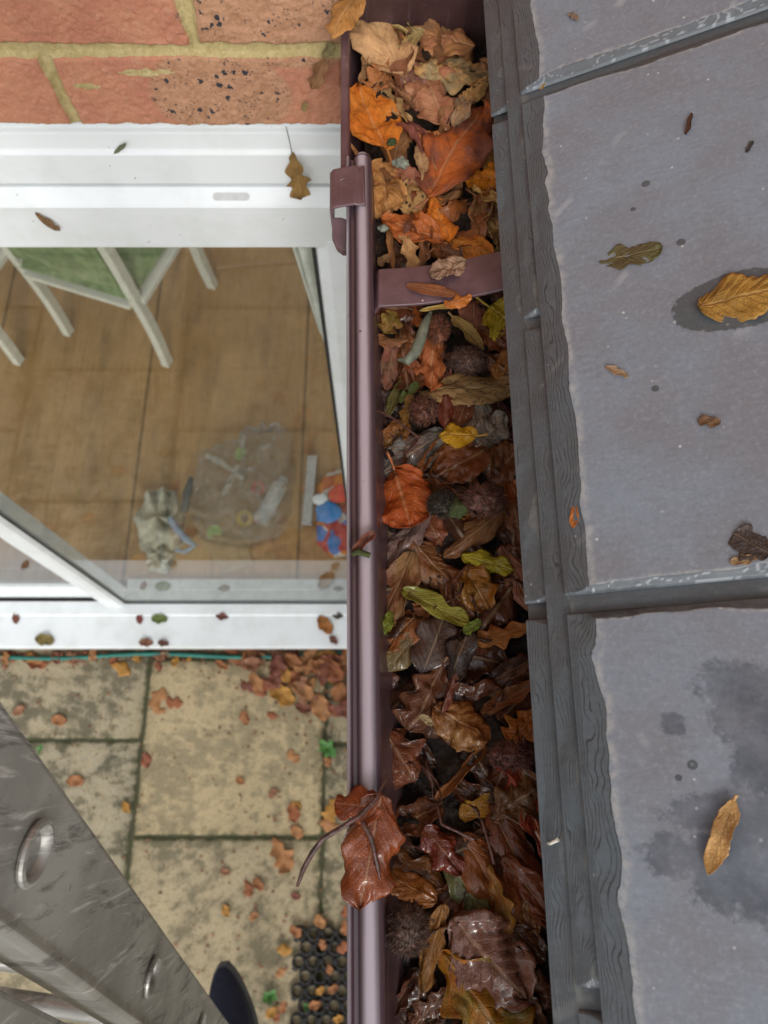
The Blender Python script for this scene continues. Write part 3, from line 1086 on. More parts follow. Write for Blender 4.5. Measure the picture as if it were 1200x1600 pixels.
def lip_profile(lip=True):
    """outer (left) to inner (right); x, z about the rim line"""
    pts = []
    if lip:
        pts += [(-.0005, -.0115), (-.0008, -.002), (.0004, -.0002), (.0016, -.002), (.0024, -.0042), (.0040, -.0046)]
        for k in range(15):
            a = math.pi * (1 - k / 14)
            pts.append((.0105 + .0062 * math.cos(a), -.0046 + .0052 * math.sin(a)))
        pts += [(.0170, -.010)]
    else:
        pts += [(-.0008, -.012), (-.0008, -.0045), (.0, -.0036), (.0042, -.0036), (.0052, -.0050), (.0056, -.014)]
    x1 = pts[-1][0]
    for k in range(1, 13):
        a = math.pi * k / 12
        cx = (x1 + gw) / 2
        rx = (gw - x1) / 2
        pts.append((cx - rx * math.cos(a), -.016 - .062 * math.sin(a)))
    pts.append((gw, -.004))
    out = [(gw + .0025, -.004)]
    for k in range(12, -1, -1):
        a = math.pi * k / 12
        cx = (x1 + gw) / 2 - .0006
        rx = (gw - x1) / 2 + .0028
        out.append((cx - rx * math.cos(a), -.016 - .0648 * math.sin(a)))
    return pts + out


YJ = at_depth(565, 246, .392)[1]
YE = YB - .006
mb = MB()
full = lip_profile()
mb.extrude(full[21:], GM(-.9), GM(YJ), (1, 0, 0), (0, 0, 1))
mb.build("trough", BROWN, gut, smooth=True, origin=g0, angle=50).location = (0, 0, 0)
mb = MB()
mb.extrude(full[:22] + [(.0158, -.0105), (.0140, -.0068), (.0066, -.0075), (.0018, -.0075), (.0010, -.0115)], GM(-.9), GM(YJ), (1, 0, 0), (0, 0, 1))
ro = mb.build("rolled_rim", RIM_SHEEN, gut, smooth=True, origin=g0, angle=50)
ro.location = (0, 0, 0)


def crown_sheen(o):
    """sky highlight painted along the top of the rolled edge, thin on the outer lip"""
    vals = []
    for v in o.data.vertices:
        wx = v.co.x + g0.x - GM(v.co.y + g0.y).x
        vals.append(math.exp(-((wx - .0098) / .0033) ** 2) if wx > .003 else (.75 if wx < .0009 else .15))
    a = o.data.attributes.new("crown_sheen", 'FLOAT', 'POINT')
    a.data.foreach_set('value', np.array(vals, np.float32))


crown_sheen(ro)
# rounded end of the bead where it stops at the joint
mb = MB()
mb.lathe([(.0062, 0), (.0059, .0015), (.0046, .0032), (.0022, .0043), (.0001, .0046)], GM(YJ) + Vector((.0105, 0, -.0046)), (0, 1, 0), 20)
re_ = mb.build("rim_end", RIM_SHEEN, gut, smooth=True, origin=g0)
re_.location = (0, 0, 0)
crown_sheen(re_)
mb = MB()
pr = [(x + .0 if i < 6 else x, z - .0008) for i, (x, z) in enumerate(lip_profile(False))]
sh = Vector((-.0042, 0, -.0005))
mb.extrude(pr, GM(YJ - .02) + sh, GM(YE) + sh, (1, 0, 0), (0, 0, 1))
mb.build("far_trough", BROWN2, gut, smooth=True, origin=g0, angle=50).location = (0, 0, 0)
STOP = mat_gutter("dark_brown_plastic", (.036, .016, .016), (.055, .027, .026))
# stop end against the wall: a shallow dished plate
mb = MB()
e0 = GM(YE)
ring = [(x - .004, z - .001) for x, z in lip_profile(False)[5:20]]
ring = [(-.006, .016)] + [(-.006, -.01)] + ring + [(gw, .016)]
mb.extrude(ring, e0 + Vector((0, -.004, 0)), e0 + Vector((0, .003, 0)), (1, 0, 0), (0, 0, 1))
mb.build("stop_end", STOP, gut, origin=g0, bevel=.001).location = (0, 0, 0)
# strap across the gutter at the union, sagging a little
pL0, pL1 = at_depth(584, 424, .397), at_depth(584, 482, .397)
pR0, pR1 = at_depth(795, 392, .383), at_depth(795, 454, .383)
n = 24
vs, fs = [], []
for i in range(n + 1):
    a = i / n * 1.22
    for (l, r_) in ((pL0, pR0), (pL1, pR1)):
        p = l + (r_ - l) * a
        sag = -.0045 * math.sin(min(1, a) * math.pi) - .010 * max(0, .05 - a) / .05
        vs.append((p[0], p[1], p[2] + sag))
for i in range(n):
    a = 2 * i
    fs.append((a, a + 2, a + 3, a + 1))
me = mesh("strap", vs, fs)
o = link("strap", me, BROWN2, gut, smooth=True)
o.location = -g0
md = o.modifiers.new("solid", 'SOLIDIFY')
md.thickness = .0026
md.offset = -1
bv = o.modifiers.new("bevel", 'BEVEL')
bv.width = .0008
bv.segments = 2
bv.limit_method = 'ANGLE'
# clip over the rim
cA = at_depth(516, 264, .390)
cB = at_depth(574, 324, .390)
yc0, yc1 = cB[1], cA[1]
xm = GM((yc0 + yc1) / 2).x
mb = MB()
mb.extrude([(-.0115, -.020), (-.0118, -.004), (-.0095, -.0008), (-.0045, .0006), (.0035, .0022), (.0052, .0030), (.0066, .0022), (.0088, .0016), (.0112, .0030), (.0124, .0022), (.0126, -.002),
            (.0100, -.002), (.0098, .0002), (.0060, .0002), (.0048, .0004), (-.0040, -.0014), (-.0085, -.0028), (-.0095, -.005), (-.0093, -.020)],
           (xm, yc0, G0.z + .0008), (xm - .0008, yc1, G0.z + .0008), (1, 0, 0), (0, 0, 1))
clip = mb.build("union_clip", BROWN2, gut, origin=g0, bevel=.0009, smooth=True, angle=30)
clip.location = (0, 0, 0)
mb = MB()
tongue = [(-.0108, 0.0), (-.0108, -.012), (-.0075, -.0195), (-.0035, -.0225), (.0005, -.0225), (.0005, -.002), (-.004, .0)]
vs0 = [Vector((xm + a, yc0 + .001 + b * .95, G0.z - .010 + b * .35)) for a, b in tongue]
mb.add(vs0 + [v + Vector((0, 0, -.006)) for v in vs0], [tuple(range(7)), tuple(range(13, 6, -1))] + [(k, (k + 1) % 7, (k + 1) % 7 + 7, k + 7) for k in range(7)])
mb.build("clip_tongue", BROWN2, gut, origin=g0, bevel=.0008).location = (0, 0, 0)
# arc mark moulded on the clip
cc = at_depth(538, 284, .3885)
mb = MB()
mb.tube([(cc[0] + .0042 * math.cos(a), cc[1] + .0030 * math.sin(a) - .001, G0.z + .0022 + .22 * (cc[0] + .0042 * math.cos(a) - cc[0])) for a in np.linspace(.5, 2.6, 9)], .0003, 6)
mb.build("moulded_mark", BROWN2, gut, origin=g0).location = (0, 0, 0)

# ---------------------------------------------------------------- leaf builder
def profile(kind, u, side, rs):
    if kind == 'beech':
        w = np.power(u, .58) * np.power(1 - u, .72)
        w = w / w.max()
        w = w * (1 + .035 * np.sin(2 * np.pi * 8 * u + side))
    elif kind == 'round':
        w = np.power(u, .42) * np.power(1 - u, .50)
        w = w / w.max()
        w = w * (1 + .04 * np.sin(2 * np.pi * 7 * u + side))
    elif kind == 'oak':
        w = np.power(u, .75) * np.power(1 - u, .40)
        w = w / w.max()
        w = w * (.80 + .27 * np.sin(2 * np.pi * 3.6 * u + 1.2 + side * .5 + rs.uniform(-.4, .4)))
    elif kind == 'narrow':
        w = np.power(u, .6) * np.power(1 - u, .6)
        w = w / w.max()
    elif kind == 'torn':
        w = np.power(u, .35) * np.power(1 - u, .35)
        w = w / w.max()
        w = w * (.75 + .55 * (vnoise(u * 6 + side * 3, side, rs.randint(0, 999)) - .3))
    else:
        w = np.sin(np.pi * u)
    return np.clip(w, .012, None)


def leaf_points(kind, L, W, seed, cup=.5, wave=.12, fold=0.0, bend=0.0, twist=0.0, pleat=.03, rag=.05, nu=34, nv=17, crumple=.05):
    rs = random.Random(seed)
    sd = rs.randint(0, 99999)
    u = np.linspace(0, 1, nu)
    v = np.linspace(-1, 1, nv)
    U, V = np.meshgrid(u, v, indexing='ij')
    pl, prr = profile(kind, u, -1, rs), profile(kind, u, 1, rs)
    w = np.where(V < 0, pl[:, None], prr[:, None])
    ed = 1 + rag * (1.5 * fbm(U * 7, np.sign(V) * 3 + 5, sd, 3) + .6 * fbm(U * 30, np.sign(V) * 3 + 9, sd + 4, 2)) * np.abs(V) ** 3
    y = W / 2 * w * V * ed
    A = np.abs(V)
    x = L * (U + .05 * A ** 1.5 * np.sin(np.pi * U) * (0 if kind == 'torn' else 1))
    ph = rs.uniform(0, 6.28)
    z = pleat * W * np.cos(2 * np.pi * 8 * (U - .30 * A)) * A * (1.15 - A) * 1.3
    z = z + wave * W * A ** 2 * np.sin(2 * np.pi * rs.uniform(1.4, 2.4) * U + ph + np.sign(V) * .9)
    z = z + crumple * W * fbm(U * 4.2, V * 2.4, sd + 7, 3) + crumple * .5 * W * fbm(U * 12, V * 6, sd + 17, 3)
    z = z + np.abs(y) * fold
    # curl across
    k = cup * 2 / W
    if abs(k) > 1e-6:
        y2 = np.sin(k * y) / k - z * np.sin(k * y)
        z2 = (1 - np.cos(k * y)) / k + z * np.cos(k * y)
        y, z = y2, z2
    # twist
    a = twist * (U - .5)
    y, z = y * np.cos(a) - z * np.sin(a), y * np.sin(a) + z * np.cos(a)
    # bend along
    kb = bend / L
    if abs(kb) > 1e-6:
        a = kb * x
        x, z = np.sin(a) / kb - z * np.sin(a), (1 - np.cos(a)) / kb + z * np.cos(a)
    mi = nv // 2
    ang = math.atan2(z[-1, mi] - z[0, mi], x[-1, mi] - x[0, mi])
    ln = math.hypot(z[-1, mi] - z[0, mi], x[-1, mi] - x[0, mi])
    x, z = x * math.cos(ang) + z * math.sin(ang), -x * math.sin(ang) + z * math.cos(ang)
    s = L / max(ln, L * .3)
    P_ = np.stack([(x - x[0, mi]) * s, (y - y[0, mi]), z - z[0, mi]], -1)
    return P_, U, V


def leaf_mesh(P_, U, V, stalk, W, seed):
    n, m = U.shape
    idx = np.arange(n * m).reshape(n, m)
    q = np.stack([idx[:-1, :-1], idx[1:, :-1], idx[1:, 1:], idx[:-1, 1:]], -1).reshape(-1, 4).tolist()
    vs = P_.reshape(-1, 3).tolist()
    uv = np.stack([U, V * .5 + .5], -1).reshape(-1, 2).tolist()
    if stalk > 0:
        rs = random.Random(seed + 3)
        rr = .00055 + .008 * W
        cs, cz = rs.uniform(-.5, .5), rs.uniform(-.1, .5)
        rings = []
        for i in range(7):
            t = i / 6
            c = (P_[1, m // 2, 0] * (1 - t) - stalk * t, cs * stalk * t * t, cz * stalk * t * t + .0002)
            rings.append(len(vs))
            for k in range(6):
                a = 2 * math.pi * k / 6
                vs.append((c[0], c[1] + rr * (.8 + .5 * t ** 3) * math.cos(a), c[2] + rr * (.8 + .5 * t ** 3) * math.sin(a)))
                uv.append((.02, .5))
        for i in range(6):
            for k in range(6):
                q.append((rings[i] + k, rings[i] + (k + 1) % 6, rings[i + 1] + (k + 1) % 6, rings[i + 1] + k))
        q.append(tuple(rings[6] + k for k in range(6)))
    return mesh("leaf", vs, q, uv)


def make_leaf(base, tip, kind, W, seed, c1, c2, mot, spot, wet, roll=0.0, normal=None, stalk=0.0, thick=.00016, **kw):
    base, tip = np.array(base, float), np.array(tip, float)
    d = tip - base
    L = float(np.linalg.norm(d))
    pts, U, V = leaf_points(kind, L, W, seed, **kw)
    ex = Vector(d / L)
    up = Vector(normal) if normal is not None else Vector((0, 0, 1))
    ey = up.cross(ex).normalized()
    ez = ex.cross(ey).normalized()
    R = Matrix((ex, ey, ez)).transposed() @ Matrix.Rotation(roll, 3, 'X')
    me = leaf_mesh(pts, U, V, stalk, W, seed)
    o = link("leaf", me, LEAF, smooth=True)
    o.matrix_world = Matrix.Translation(Vector(base)) @ R.to_4x4()
    o.color = (*c1, 1)
    o["col2"] = list(map(float, c2))
    o["par"] = [float(mot), float(spot), float(wet)]
    md = o.modifiers.new("solid", 'SOLIDIFY')
    md.thickness = thick
    md.offset = 0
    Wp = (np.array(R) @ pts.reshape(-1, 3).T).T + base
    return o, Wp


# height map of the heap in the gutter, for laying leaves on what is below them
HX0, HY0, HR = -.05, -.25, .001
HM = np.zeros((220, 850))


def pile_z(Y):
    return H - (.430 - .020 * sstep(.12, .48, Y))


_xx, _yy = np.meshgrid(HX0 + np.arange(220) * HR, HY0 + np.arange(850) * HR, indexing='ij')
mould_h = pile_z(_yy) - .007 + .010 * fbm(_xx * 30, _yy * 30, 3, 3) + .005 * fbm(_xx * 110, _yy * 110, 8, 3)
HM[:] = mould_h


def cells(Wp):
    i = np.clip(((Wp[:, 0] - HX0) / HR).astype(int), 0, 219)
    j = np.clip(((Wp[:, 1] - HY0) / HR).astype(int), 0, 849)
    return i, j


# leaf mould filling the bottom
gx = np.arange(-.006, .100, .0011)
gy = np.arange(-.60, YE - .006, .0011)
GX, GY = np.meshgrid(gx, gy, indexing='ij')
gh = pile_z(GY) - .007 + .010 * fbm(GX * 30, GY * 30, 3, 3) + .005 * fbm(GX * 110, GY * 110, 8, 3) + .0022 * fbm(GX * 420, GY * 420, 5, 3)
GXs = GX - math.tan(SK) * GY
tag(link("leaf_mould", grid_mesh("leaf_mould", np.stack([GXs, GY, gh], -1)), MOULD, smooth=True), "wet black leaf mould filling the bottom of the gutter", "leaf mould", kind='stuff')

GRP = "autumn leaves heaped in the gutter"
seedc = [100]


def lay(bx, by, tx, ty, wpx, kind, c1, c2=None, mot=.5, spot=0.0, wet=.4, label="", lift=0.0, roll=None, stalk=0.0, zmax=.014, group=GRP, **kw):
    """one leaf in the gutter from its stalk end and tip as seen on the heap; it settles on what lies there"""
    seedc[0] += 1
    sd = seedc[0]
    rs = random.Random(sd * 7 + 1)
    c2 = c2 or tuple(c * .55 for c in c1)
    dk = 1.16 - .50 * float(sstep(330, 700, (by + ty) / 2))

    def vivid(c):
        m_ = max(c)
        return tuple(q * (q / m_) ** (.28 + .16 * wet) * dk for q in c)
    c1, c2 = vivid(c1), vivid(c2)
    roll = rs.uniform(-.28, .28) if roll is None else roll
    kw.setdefault('cup', rs.choice([.6, .9, -.6, -.9, 1.1, -1.1]))
    kw['cup'] *= 1.25
    kw.setdefault('crumple', rs.uniform(.07, .15))
    kw.setdefault('rag', rs.uniform(.02, .07))
    kw.setdefault('wave', rs.uniform(.06, .16))
    kw.setdefault('bend', rs.uniform(-.7, .5))
    kw.setdefault('twist', rs.uniform(-.5, .5))
    ex_, ey_ = (tx - bx) * .04, (ty - by) * .04
    bx, by, tx, ty = bx - ex_, by - ey_, tx + ex_, ty + ey_
    zref = None
    for it in range(2):
        if zref is None:
            ym = at_depth((bx + tx) / 2, (by + ty) / 2, .42)[1]
            zref = pile_z(ym) + .004
        b = at_z(bx, by, zref)
        t_ = at_z(tx, ty, zref)
        zc = (b - CAM) @ np.array([0, ST, -CT])
        W = wpx * 1.12 / FPX * zc
        pts, U, V = leaf_points(kind, float(np.linalg.norm(t_ - b)), W, sd, **kw)
        ex = Vector((t_ - b) / np.linalg.norm(t_ - b))
        ey = Vector((0, 0, 1)).cross(ex).normalized()
        R = Matrix((ex, ey, ex.cross(ey))).transposed() @ Matrix.Rotation(roll, 3, 'X')
        Wp = (np.array(R) @ pts.reshape(-1, 3).T).T + b
        i, j = cells(Wp)
        off = np.quantile(HM[i, j] - Wp[:, 2], .76) + .0006
        znew = zref + off
        ym = (b[1] + t_[1]) / 2
        znew = min(znew, pile_z(ym) + zmax) + (lift if it == 1 else 0)
        zref = znew
    b = at_z(bx, by, zref)
    t_ = at_z(tx, ty, zref)
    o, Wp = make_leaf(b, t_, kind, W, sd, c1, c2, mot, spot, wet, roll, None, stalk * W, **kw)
    i, j = cells(Wp)
    np.maximum.at(HM, (i, j), np.minimum(Wp[:, 2], np.median(Wp[:, 2]) + .003))
    tag(o, label, "leaf", group)
    return o


# brown filler leaves low in the heap
rs = random.Random(11)
cnt = 0
for row in range(23):
    for q in range(3 if row < 13 else 2):
        py = 1610 - row * 70 + rs.uniform(-26, 26)
        l_, r_ = 600, 800 + max(0, (py - 400)) * .055
        px = l_ + (r_ - l_) * ((q + rs.random()) / (3 if row < 13 else 2))
        a = rs.uniform(0, 6.28)
        ln = rs.uniform(84, 120)
        topness = float(sstep(620, 100, py))
        if rs.random() < topness:
            c = rs.choice([(.30, .16, .075), (.36, .20, .09), (.26, .12, .06)])
            wt, lb = .15, "brown half buried dry leaf low in the upper gutter heap"
        else:
            c = rs.choice([(.17, .065, .024), (.11, .048, .022), (.21, .09, .034), (.09, .042, .022)])
            wt, lb = .8, "dark brown soaked leaf half buried low in the lower gutter heap"
        lay(px - ln / 2 * math.cos(a), py - ln / 2 * math.sin(a), px + ln / 2 * math.cos(a), py + ln / 2 * math.sin(a), ln * rs.uniform(.5, .75),
            rs.choice(['beech', 'beech', 'round', 'beech', 'torn']), c, None, .7, 0, wt, lb, zmax=.004)

# the leaves one can tell apart, from the wall end down to the camera
TAN, PALE = (.46, .28, .13), (.55, .37, .20)
L = lay
L(628, 64, 578, 20, 46, 'round', (.50, .27, .085), (.36, .19, .08), .6, .1, .05, "ochre curled leaf at the wall end beside the pale crumpled one", cup=-.9)
L(648, 84, 628, 22, 34, 'torn', (.42, .31, .14), (.26, .20, .10), .7, .3, .02, "shrivelled straw coloured leaf standing below the brown stop end", cup=1.5, wave=.3, crumple=.2)
L(738, 72, 656, 52, 62, 'round', (.36, .18, .095), (.50, .29, .11), .5, 0, .1, "rounded brown leaf under the stop end with sandy rim", cup=-.4)
L(612, 98, 583, 140, 50, 'oak', (.42, .20, .08), (.30, .14, .06), .5, .1, .1, "rusty lobed leaf under the large pale crumpled leaf", cup=.6)
L(578, 70, 566, 130, 16, 'narrow', (.40, .25, .13), None, .5, .2, .05, "narrow curled tan leaf squeezed against the rim near the wall", cup=1.5)
L(628, 120, 560, 8, 84, 'beech', (.62, .41, .23), (.50, .31, .16), .5, 0, .03, "large pale buff crumpled leaf at the wall end of the heap", lift=.003, cup=-.5, crumple=.12, bend=-.5, stalk=.1)
L(650, 104, 770, 112, 92, 'torn', (.55, .35, .16), (.22, .19, .115), .85, .1, .05, "big pale leaf with grey green stains beside the roof edge", lift=.002, cup=-.35, rag=.08)
L(655, 152, 636, 104, 42, 'beech', (.20, .11, .085), (.32, .17, .12), .6, 0, .3, "dull purple brown leaf between the two pale leaves", cup=.4)
L(606, 138, 646, 172, 34, 'beech', (.30, .165, .085), (.20, .10, .06), .6, 0, .2, "folded olive brown leaf above the bright orange one", fold=.7)
L(778, 195, 762, 140, 34, 'beech', (.40, .22, .12), None, .5, .1, .05, "light brown leaf edge tucked beneath the slates near the wall", cup=.4)
L(692, 196, 660, 108, 76, 'beech', (.35, .165, .095), (.50, .31, .19), .55, .05, .2, "pinkish brown leaf with a pale midrib in the upper heap", cup=-.5, stalk=.1)
L(712, 168, 760, 122, 30, 'narrow', (.50, .32, .14), (.36, .22, .10), .4, .95, .03, "tan curled leaf peppered with black specks near the roof edge", lift=.003, cup=-.9)
L(735, 150, 712, 195, 26, 'torn', (.45, .28, .15), (.18, .15, .11), .8, .2, .1, "small bleached scrap under the speckled tan leaf", cup=.5)
L(598, 134, 638, 190, 20, 'narrow', (.46, .31, .15), None, .5, .1, .02, "thin rolled straw leaf lying over the orange leaf tip", cup=1.4, wave=.2)
L(672, 248, 620, 196, 46, 'beech', (.23, .095, .07), (.15, .06, .05), .5, 0, .35, "plum brown folded leaf right of the orange beech leaf", fold=.5)
L(694, 240, 654, 206, 38, 'beech', (.55, .27, .11), (.40, .18, .08), .5, 0, .1, "apricot leaf showing beneath the large spotted leaf", cup=.4)
L(672, 306, 752, 176, 92, 'beech', (.43, .145, .035), (.17, .075, .055), .9, .15, .3, "largest rust and purple leaf with dark blotches in the upper gutter", lift=.002, cup=-.4, bend=-.35, stalk=.25)
L(672, 296, 655, 230, 32, 'narrow', (.44, .30, .17), (.34, .22, .12), .5, .45, .02, "papery speckled tan leaf left of the large rust leaf", cup=.9)
L(603, 230, 560, 140, 80, 'beech', (.56, .205, .028), (.50, .24, .05), .5, .04, .25, "bright orange beech leaf by the rim in the upper gutter", lift=.004, cup=.35, wave=.05, bend=.25, stalk=.3)
L(774, 275, 768, 208, 40, 'beech', (.50, .27, .10), (.38, .19, .08), .5, 0, .1, "sandy brown leaf half under the slate edge", cup=.3)
L(662, 304, 618, 266, 36, 'beech', (.36, .18, .12), (.27, .12, .08), .5, 0, .15, "dusty pink leaf between fan leaf and spotted leaf", cup=.4)
L(650, 338, 640, 286, 38, 'round', (.42, .27, .12), (.32, .20, .09), .5, 1.0, .05, "spotted tan leaf left of the small orange tongue", cup=-.5)
L(598, 256, 606, 334, 62, 'round', (.50, .28, .11), (.38, .20, .085), .4, 0, .05, "pleated tan fan shaped leaf beside the brown clip", lift=.002, cup=.5, pleat=.09)
L(546, 222, 594, 270, 9, 'narrow', (.50, .27, .11), None, .2, 0, .05, "thin curved tan stalk reaching over the rim above the clip", lift=.006, cup=1.0, bend=.9)
L(680, 386, 764, 312, 78, 'beech', (.20, .085, .035), (.32, .13, .035), .7, .1, .4, "broad dark brown leaf with ochre rim above the strap", cup=.5, stalk=.2)
L(702, 374, 676, 306, 38, 'beech', (.60, .21, .022), (.50, .24, .05), .4, .05, .4, "small vivid orange tongue shaped leaf in the upper heap", lift=.002, cup=-.7)
L(786, 282, 728, 276, 48, 'round', (.62, .27, .022), (.48, .20, .03), .4, .05, .3, "golden orange leaf under the slate edge", cup=-.4)
L(788, 320, 740, 298, 26, 'torn', (.58, .39, .16), (.45, .28, .10), .4, .1, .02, "ragged straw leaf beneath the golden orange one", lift=.002, cup=.9, wave=.25)
L(776, 382, 776, 320, 40, 'beech', (.40, .27, .12), (.24, .15, .07), .7, .2, .05, "shrivelled brown leaf by the roof edge above the strap", cup=.9, crumple=.2)
L(690, 378, 600, 346, 50, 'beech', (.45, .165, .045), (.34, .13, .045), .5, .05, .35, "copper leaf with a pale midrib lying left above the strap", lift=.002, cup=.4, stalk=.1)
L(703, 376, 769, 396, 46, 'beech', (.58, .26, .05), (.44, .18, .04), .5, .1, .1, "light orange leaf just above the strap near the slates", lift=.002, cup=-.5)
L(646, 418, 630, 366, 30, 'torn', (.52, .33, .16), (.40, .24, .11), .5, 0, .02, "curled buff leaf standing on edge behind the strap", lift=.002, cup=1.0, pleat=.06)
L(614, 418, 609, 350, 13, 'narrow', (.38, .20, .085), None, .4, 0, .1, "narrow rust brown leaf upright by the rim above the strap", cup=1.2)
L(662, 414, 668, 366, 30, 'beech', (.30, .155, .075), (.20, .10, .05), .6, .1, .15, "brown leaf between curled buff leaf and strap", fold=.6)
L(720, 404, 690, 388, 34, 'beech', (.20, .11, .07), None, .5, 0, .3, "dull brown leaf hidden behind the strap", cup=.3)
L(592, 414, 610, 398, 18, 'torn', (.30, .19, .10), None, .5, 0, .1, "small brown scrap in the corner of rim and strap", cup=.5)
# just below the strap
L(626, 480, 600, 520, 36, 'oak', (.30, .21, .055), (.36, .14, .05), .6, .1, .3, "olive yellow lobed leaf under the strap by the rim", cup=.4)
L(588, 530, 650, 534, 26, 'beech', (.42, .21, .09), (.28, .13, .06), .5, 0, .3, "arched fawn leaf below the strap by the rim", cup=-.8)
L(640, 473, 654, 508, 20, 'torn', (.56, .19, .035), (.42, .20, .09), .4, 0, .3, "small orange scrap just under the strap", cup=.4)
L(738, 468, 740, 524, 42, 'beech', (.35, .175, .12), (.24, .11, .08), .5, 0, .4, "dusky pink leaf hanging down from behind the strap", cup=-.4)
L(742, 503, 804, 545, 46, 'beech', (.27, .105, .04), (.18, .07, .035), .5, .1, .5, "chestnut leaf beside the two hairy husks at the slate edge", cup=.4)
L(776, 588, 802, 545, 30, 'beech', (.48, .25, .085), (.36, .16, .05), .5, 0, .3, "caramel leaf tip poking from beneath the slates", cup=-.5)
L(765, 480, 806, 508, 66, 'beech', (.60, .45, .045), (.50, .40, .10), .4, .03, .2, "lemon yellow leaf tucked under the slate edge by the strap", lift=.003, cup=.4, stalk=.45)
L(616, 532, 604, 608, 30, 'beech', (.44, .19, .13), (.20, .16, .11), .7, .05, .5, "pink brown leaf against the rim below the strap", cup=-.5)
L(640, 566, 650, 612, 34, 'beech', (.42, .16, .075), (.34, .20, .15), .6, 0, .5, "wet salmon leaf behind the peach coloured leaf", cup=.4)
L(698, 540, 694, 606, 22, 'beech', (.42, .18, .12), (.22, .16, .12), .6, .1, .5, "thin rosy leaf right of the peach coloured leaf", cup=.6)
L(676, 532, 674, 610, 52, 'beech', (.60, .25, .11), (.50, .17, .035), .6, .05, .45, "peach and orange leaf with tip pointing at the camera", lift=.003, cup=-.6, fold=-.15)
L(708, 496, 754, 544, 22, 'beech', (.42, .29, .11), (.34, .22, .09), .4, .05, .15, "narrow fawn boat shaped leaf above the dark husk", lift=.003, cup=.9, stalk=.3)
L(660, 612, 806, 606, 54, 'beech', (.42, .28, .13), (.32, .20, .09), .5, .55, .1, "long speckled tan leaf running to the slate edge", lift=.001, cup=-.4, bend=-.3)
L(742, 598, 748, 694, 46, 'beech', (.40, .30, .21), (.46, .40, .36), .7, .25, .7, "bent silvery tan leaf beside the yellow leaf", cup=-.4, pleat=.06)
L(776, 628, 800, 688, 40, 'beech', (.19, .095, .075), (.13, .06, .05), .5, 0, .9, "shiny purple brown leaf against the slates", cup=.4)
L(714, 668, 732, 616, 34, 'beech', (.25, .10, .045), (.18, .07, .035), .5, 0, .6, "chestnut leaf between glossy leaf and silvery leaf", cup=.5)
L(696, 668, 697, 604, 28, 'beech', (.21, .065, .035), (.15, .05, .035), .5, 0, 1.0, "glossy dark red leaf standing by the rusty husk", lift=.002, cup=-.8)
L(752, 692, 788, 648, 44, 'round', (.36, .31, .26), (.25, .21, .17), .5, .5, .8, "round silvery leaf with fine mesh of veins", lift=.003, cup=-.4, pleat=.07, stalk=.2)
L(616, 682, 587, 600, 20, 'narrow', (.19, .11, .09), (.13, .08, .06), .5, 0, .5, "narrow purple brown leaf leaning on the rim", cup=.8)
L(636, 660, 598, 700, 36, 'beech', (.30, .17, .05), (.34, .12, .04), .6, .1, .4, "olive and rust leaf by the rim above the grey wet leaf", cup=.5)
L(632, 590, 606, 648, 18, 'narrow', (.17, .15, .05), None, .5, 0, .4, "dark olive strip of leaf beside the rusty husk", cup=.7)
L(626, 628, 652, 598, 17, 'torn', (.20, .24, .085), (.12, .15, .05), .5, 0, .3, "pale green scrap of leaf by the rusty husk", lift=.002, cup=.4)
L(642, 618, 630, 662, 18, 'beech', (.40, .25, .065), (.30, .16, .05), .4, .1, .3, "small mustard pod shaped leaf by the rusty husk", lift=.002, cup=-.9)
L(768, 698, 676, 748, 60, 'beech', (.29, .115, .038), (.20, .08, .03), .5, .05, .7, "broad wet chestnut leaf under the yellow leaf", cup=.35)
L(766, 748, 822, 690, 68, 'torn', (.23, .105, .048), (.30, .16, .07), .4, .05, .6, "flat dark brown leaf with straight edge by the slates", lift=.001, cup=.2, wave=.04)
L(692, 678, 598, 738, 60, 'beech', (.30, .21, .175), (.17, .17, .15), .8, 0, .95, "grey brown soaked leaf with wet shine below the yellow leaf", cup=-.4)
L(694, 684, 648, 746, 32, 'beech', (.38, .165, .05), (.28, .11, .04), .4, 0, .6, "amber folded leaf between yellow leaf and wet grey leaf", lift=.002, fold=.8)
L(742, 681, 688, 680, 36, 'beech', (.70, .42, .012), (.62, .33, .02), .3, .02, .35, "bright yellow leaf with dark midrib in the middle gutter", lift=.004, cup=-.5, stalk=.4)
# middle
L(816, 792, 794, 750, 34, 'beech', (.42, .16, .045), None, .5, 0, .5, "orange brown leaf under the slates beside the bristly husk", cup=.4)
L(800, 788, 818, 855, 32, 'beech', (.27, .125, .065), (.18, .08, .04), .5, 0, .8, "umber leaf pressed against the slate edge", cup=-.4)
L(660, 750, 714, 778, 20, 'narrow', (.40, .17, .045), None, .4, 0, .5, "curled ginger leaf rim above the mossy mould", cup=1.0)
L(690, 852, 664, 802, 40, 'beech', (.32, .125, .055), (.22, .09, .05), .5, 0, .8, "wet red brown leaf right of the mauve grey leaf", cup=-.6)
L(718, 838, 742, 806, 30, 'torn', (.38, .165, .035), (.24, .10, .04), .5, .1, .5, "small triangular orange leaf below the bristly husk", cup=.3)
L(586, 800, 606, 864, 26, 'beech', (.17, .12, .05), None, .5, .1, .5, "dim olive brown leaf between rim and mauve grey leaf", cup=.6)
L(668, 796, 600, 884, 46, 'beech', (.33, .235, .205), (.24, .16, .14), .6, .3, .75, "mauve grey leaf stretched below the bright orange leaf", lift=.001, cup=-.6, bend=-.4)
L(616, 734, 640, 822, 84, 'round', (.60, .155, .022), (.52, .20, .05), .45, .03, .45, "vivid orange red leaf at the rim in mid gutter", lift=.005, cup=-.4, wave=.06, bend=-.4, stalk=.25)
L(800, 788, 698, 868, 40, 'beech', (.32, .165, .07), (.24, .115, .05), .5, .3, .5, "long curled brown leaf crossing below the bristly husk", lift=.001, cup=-.8)
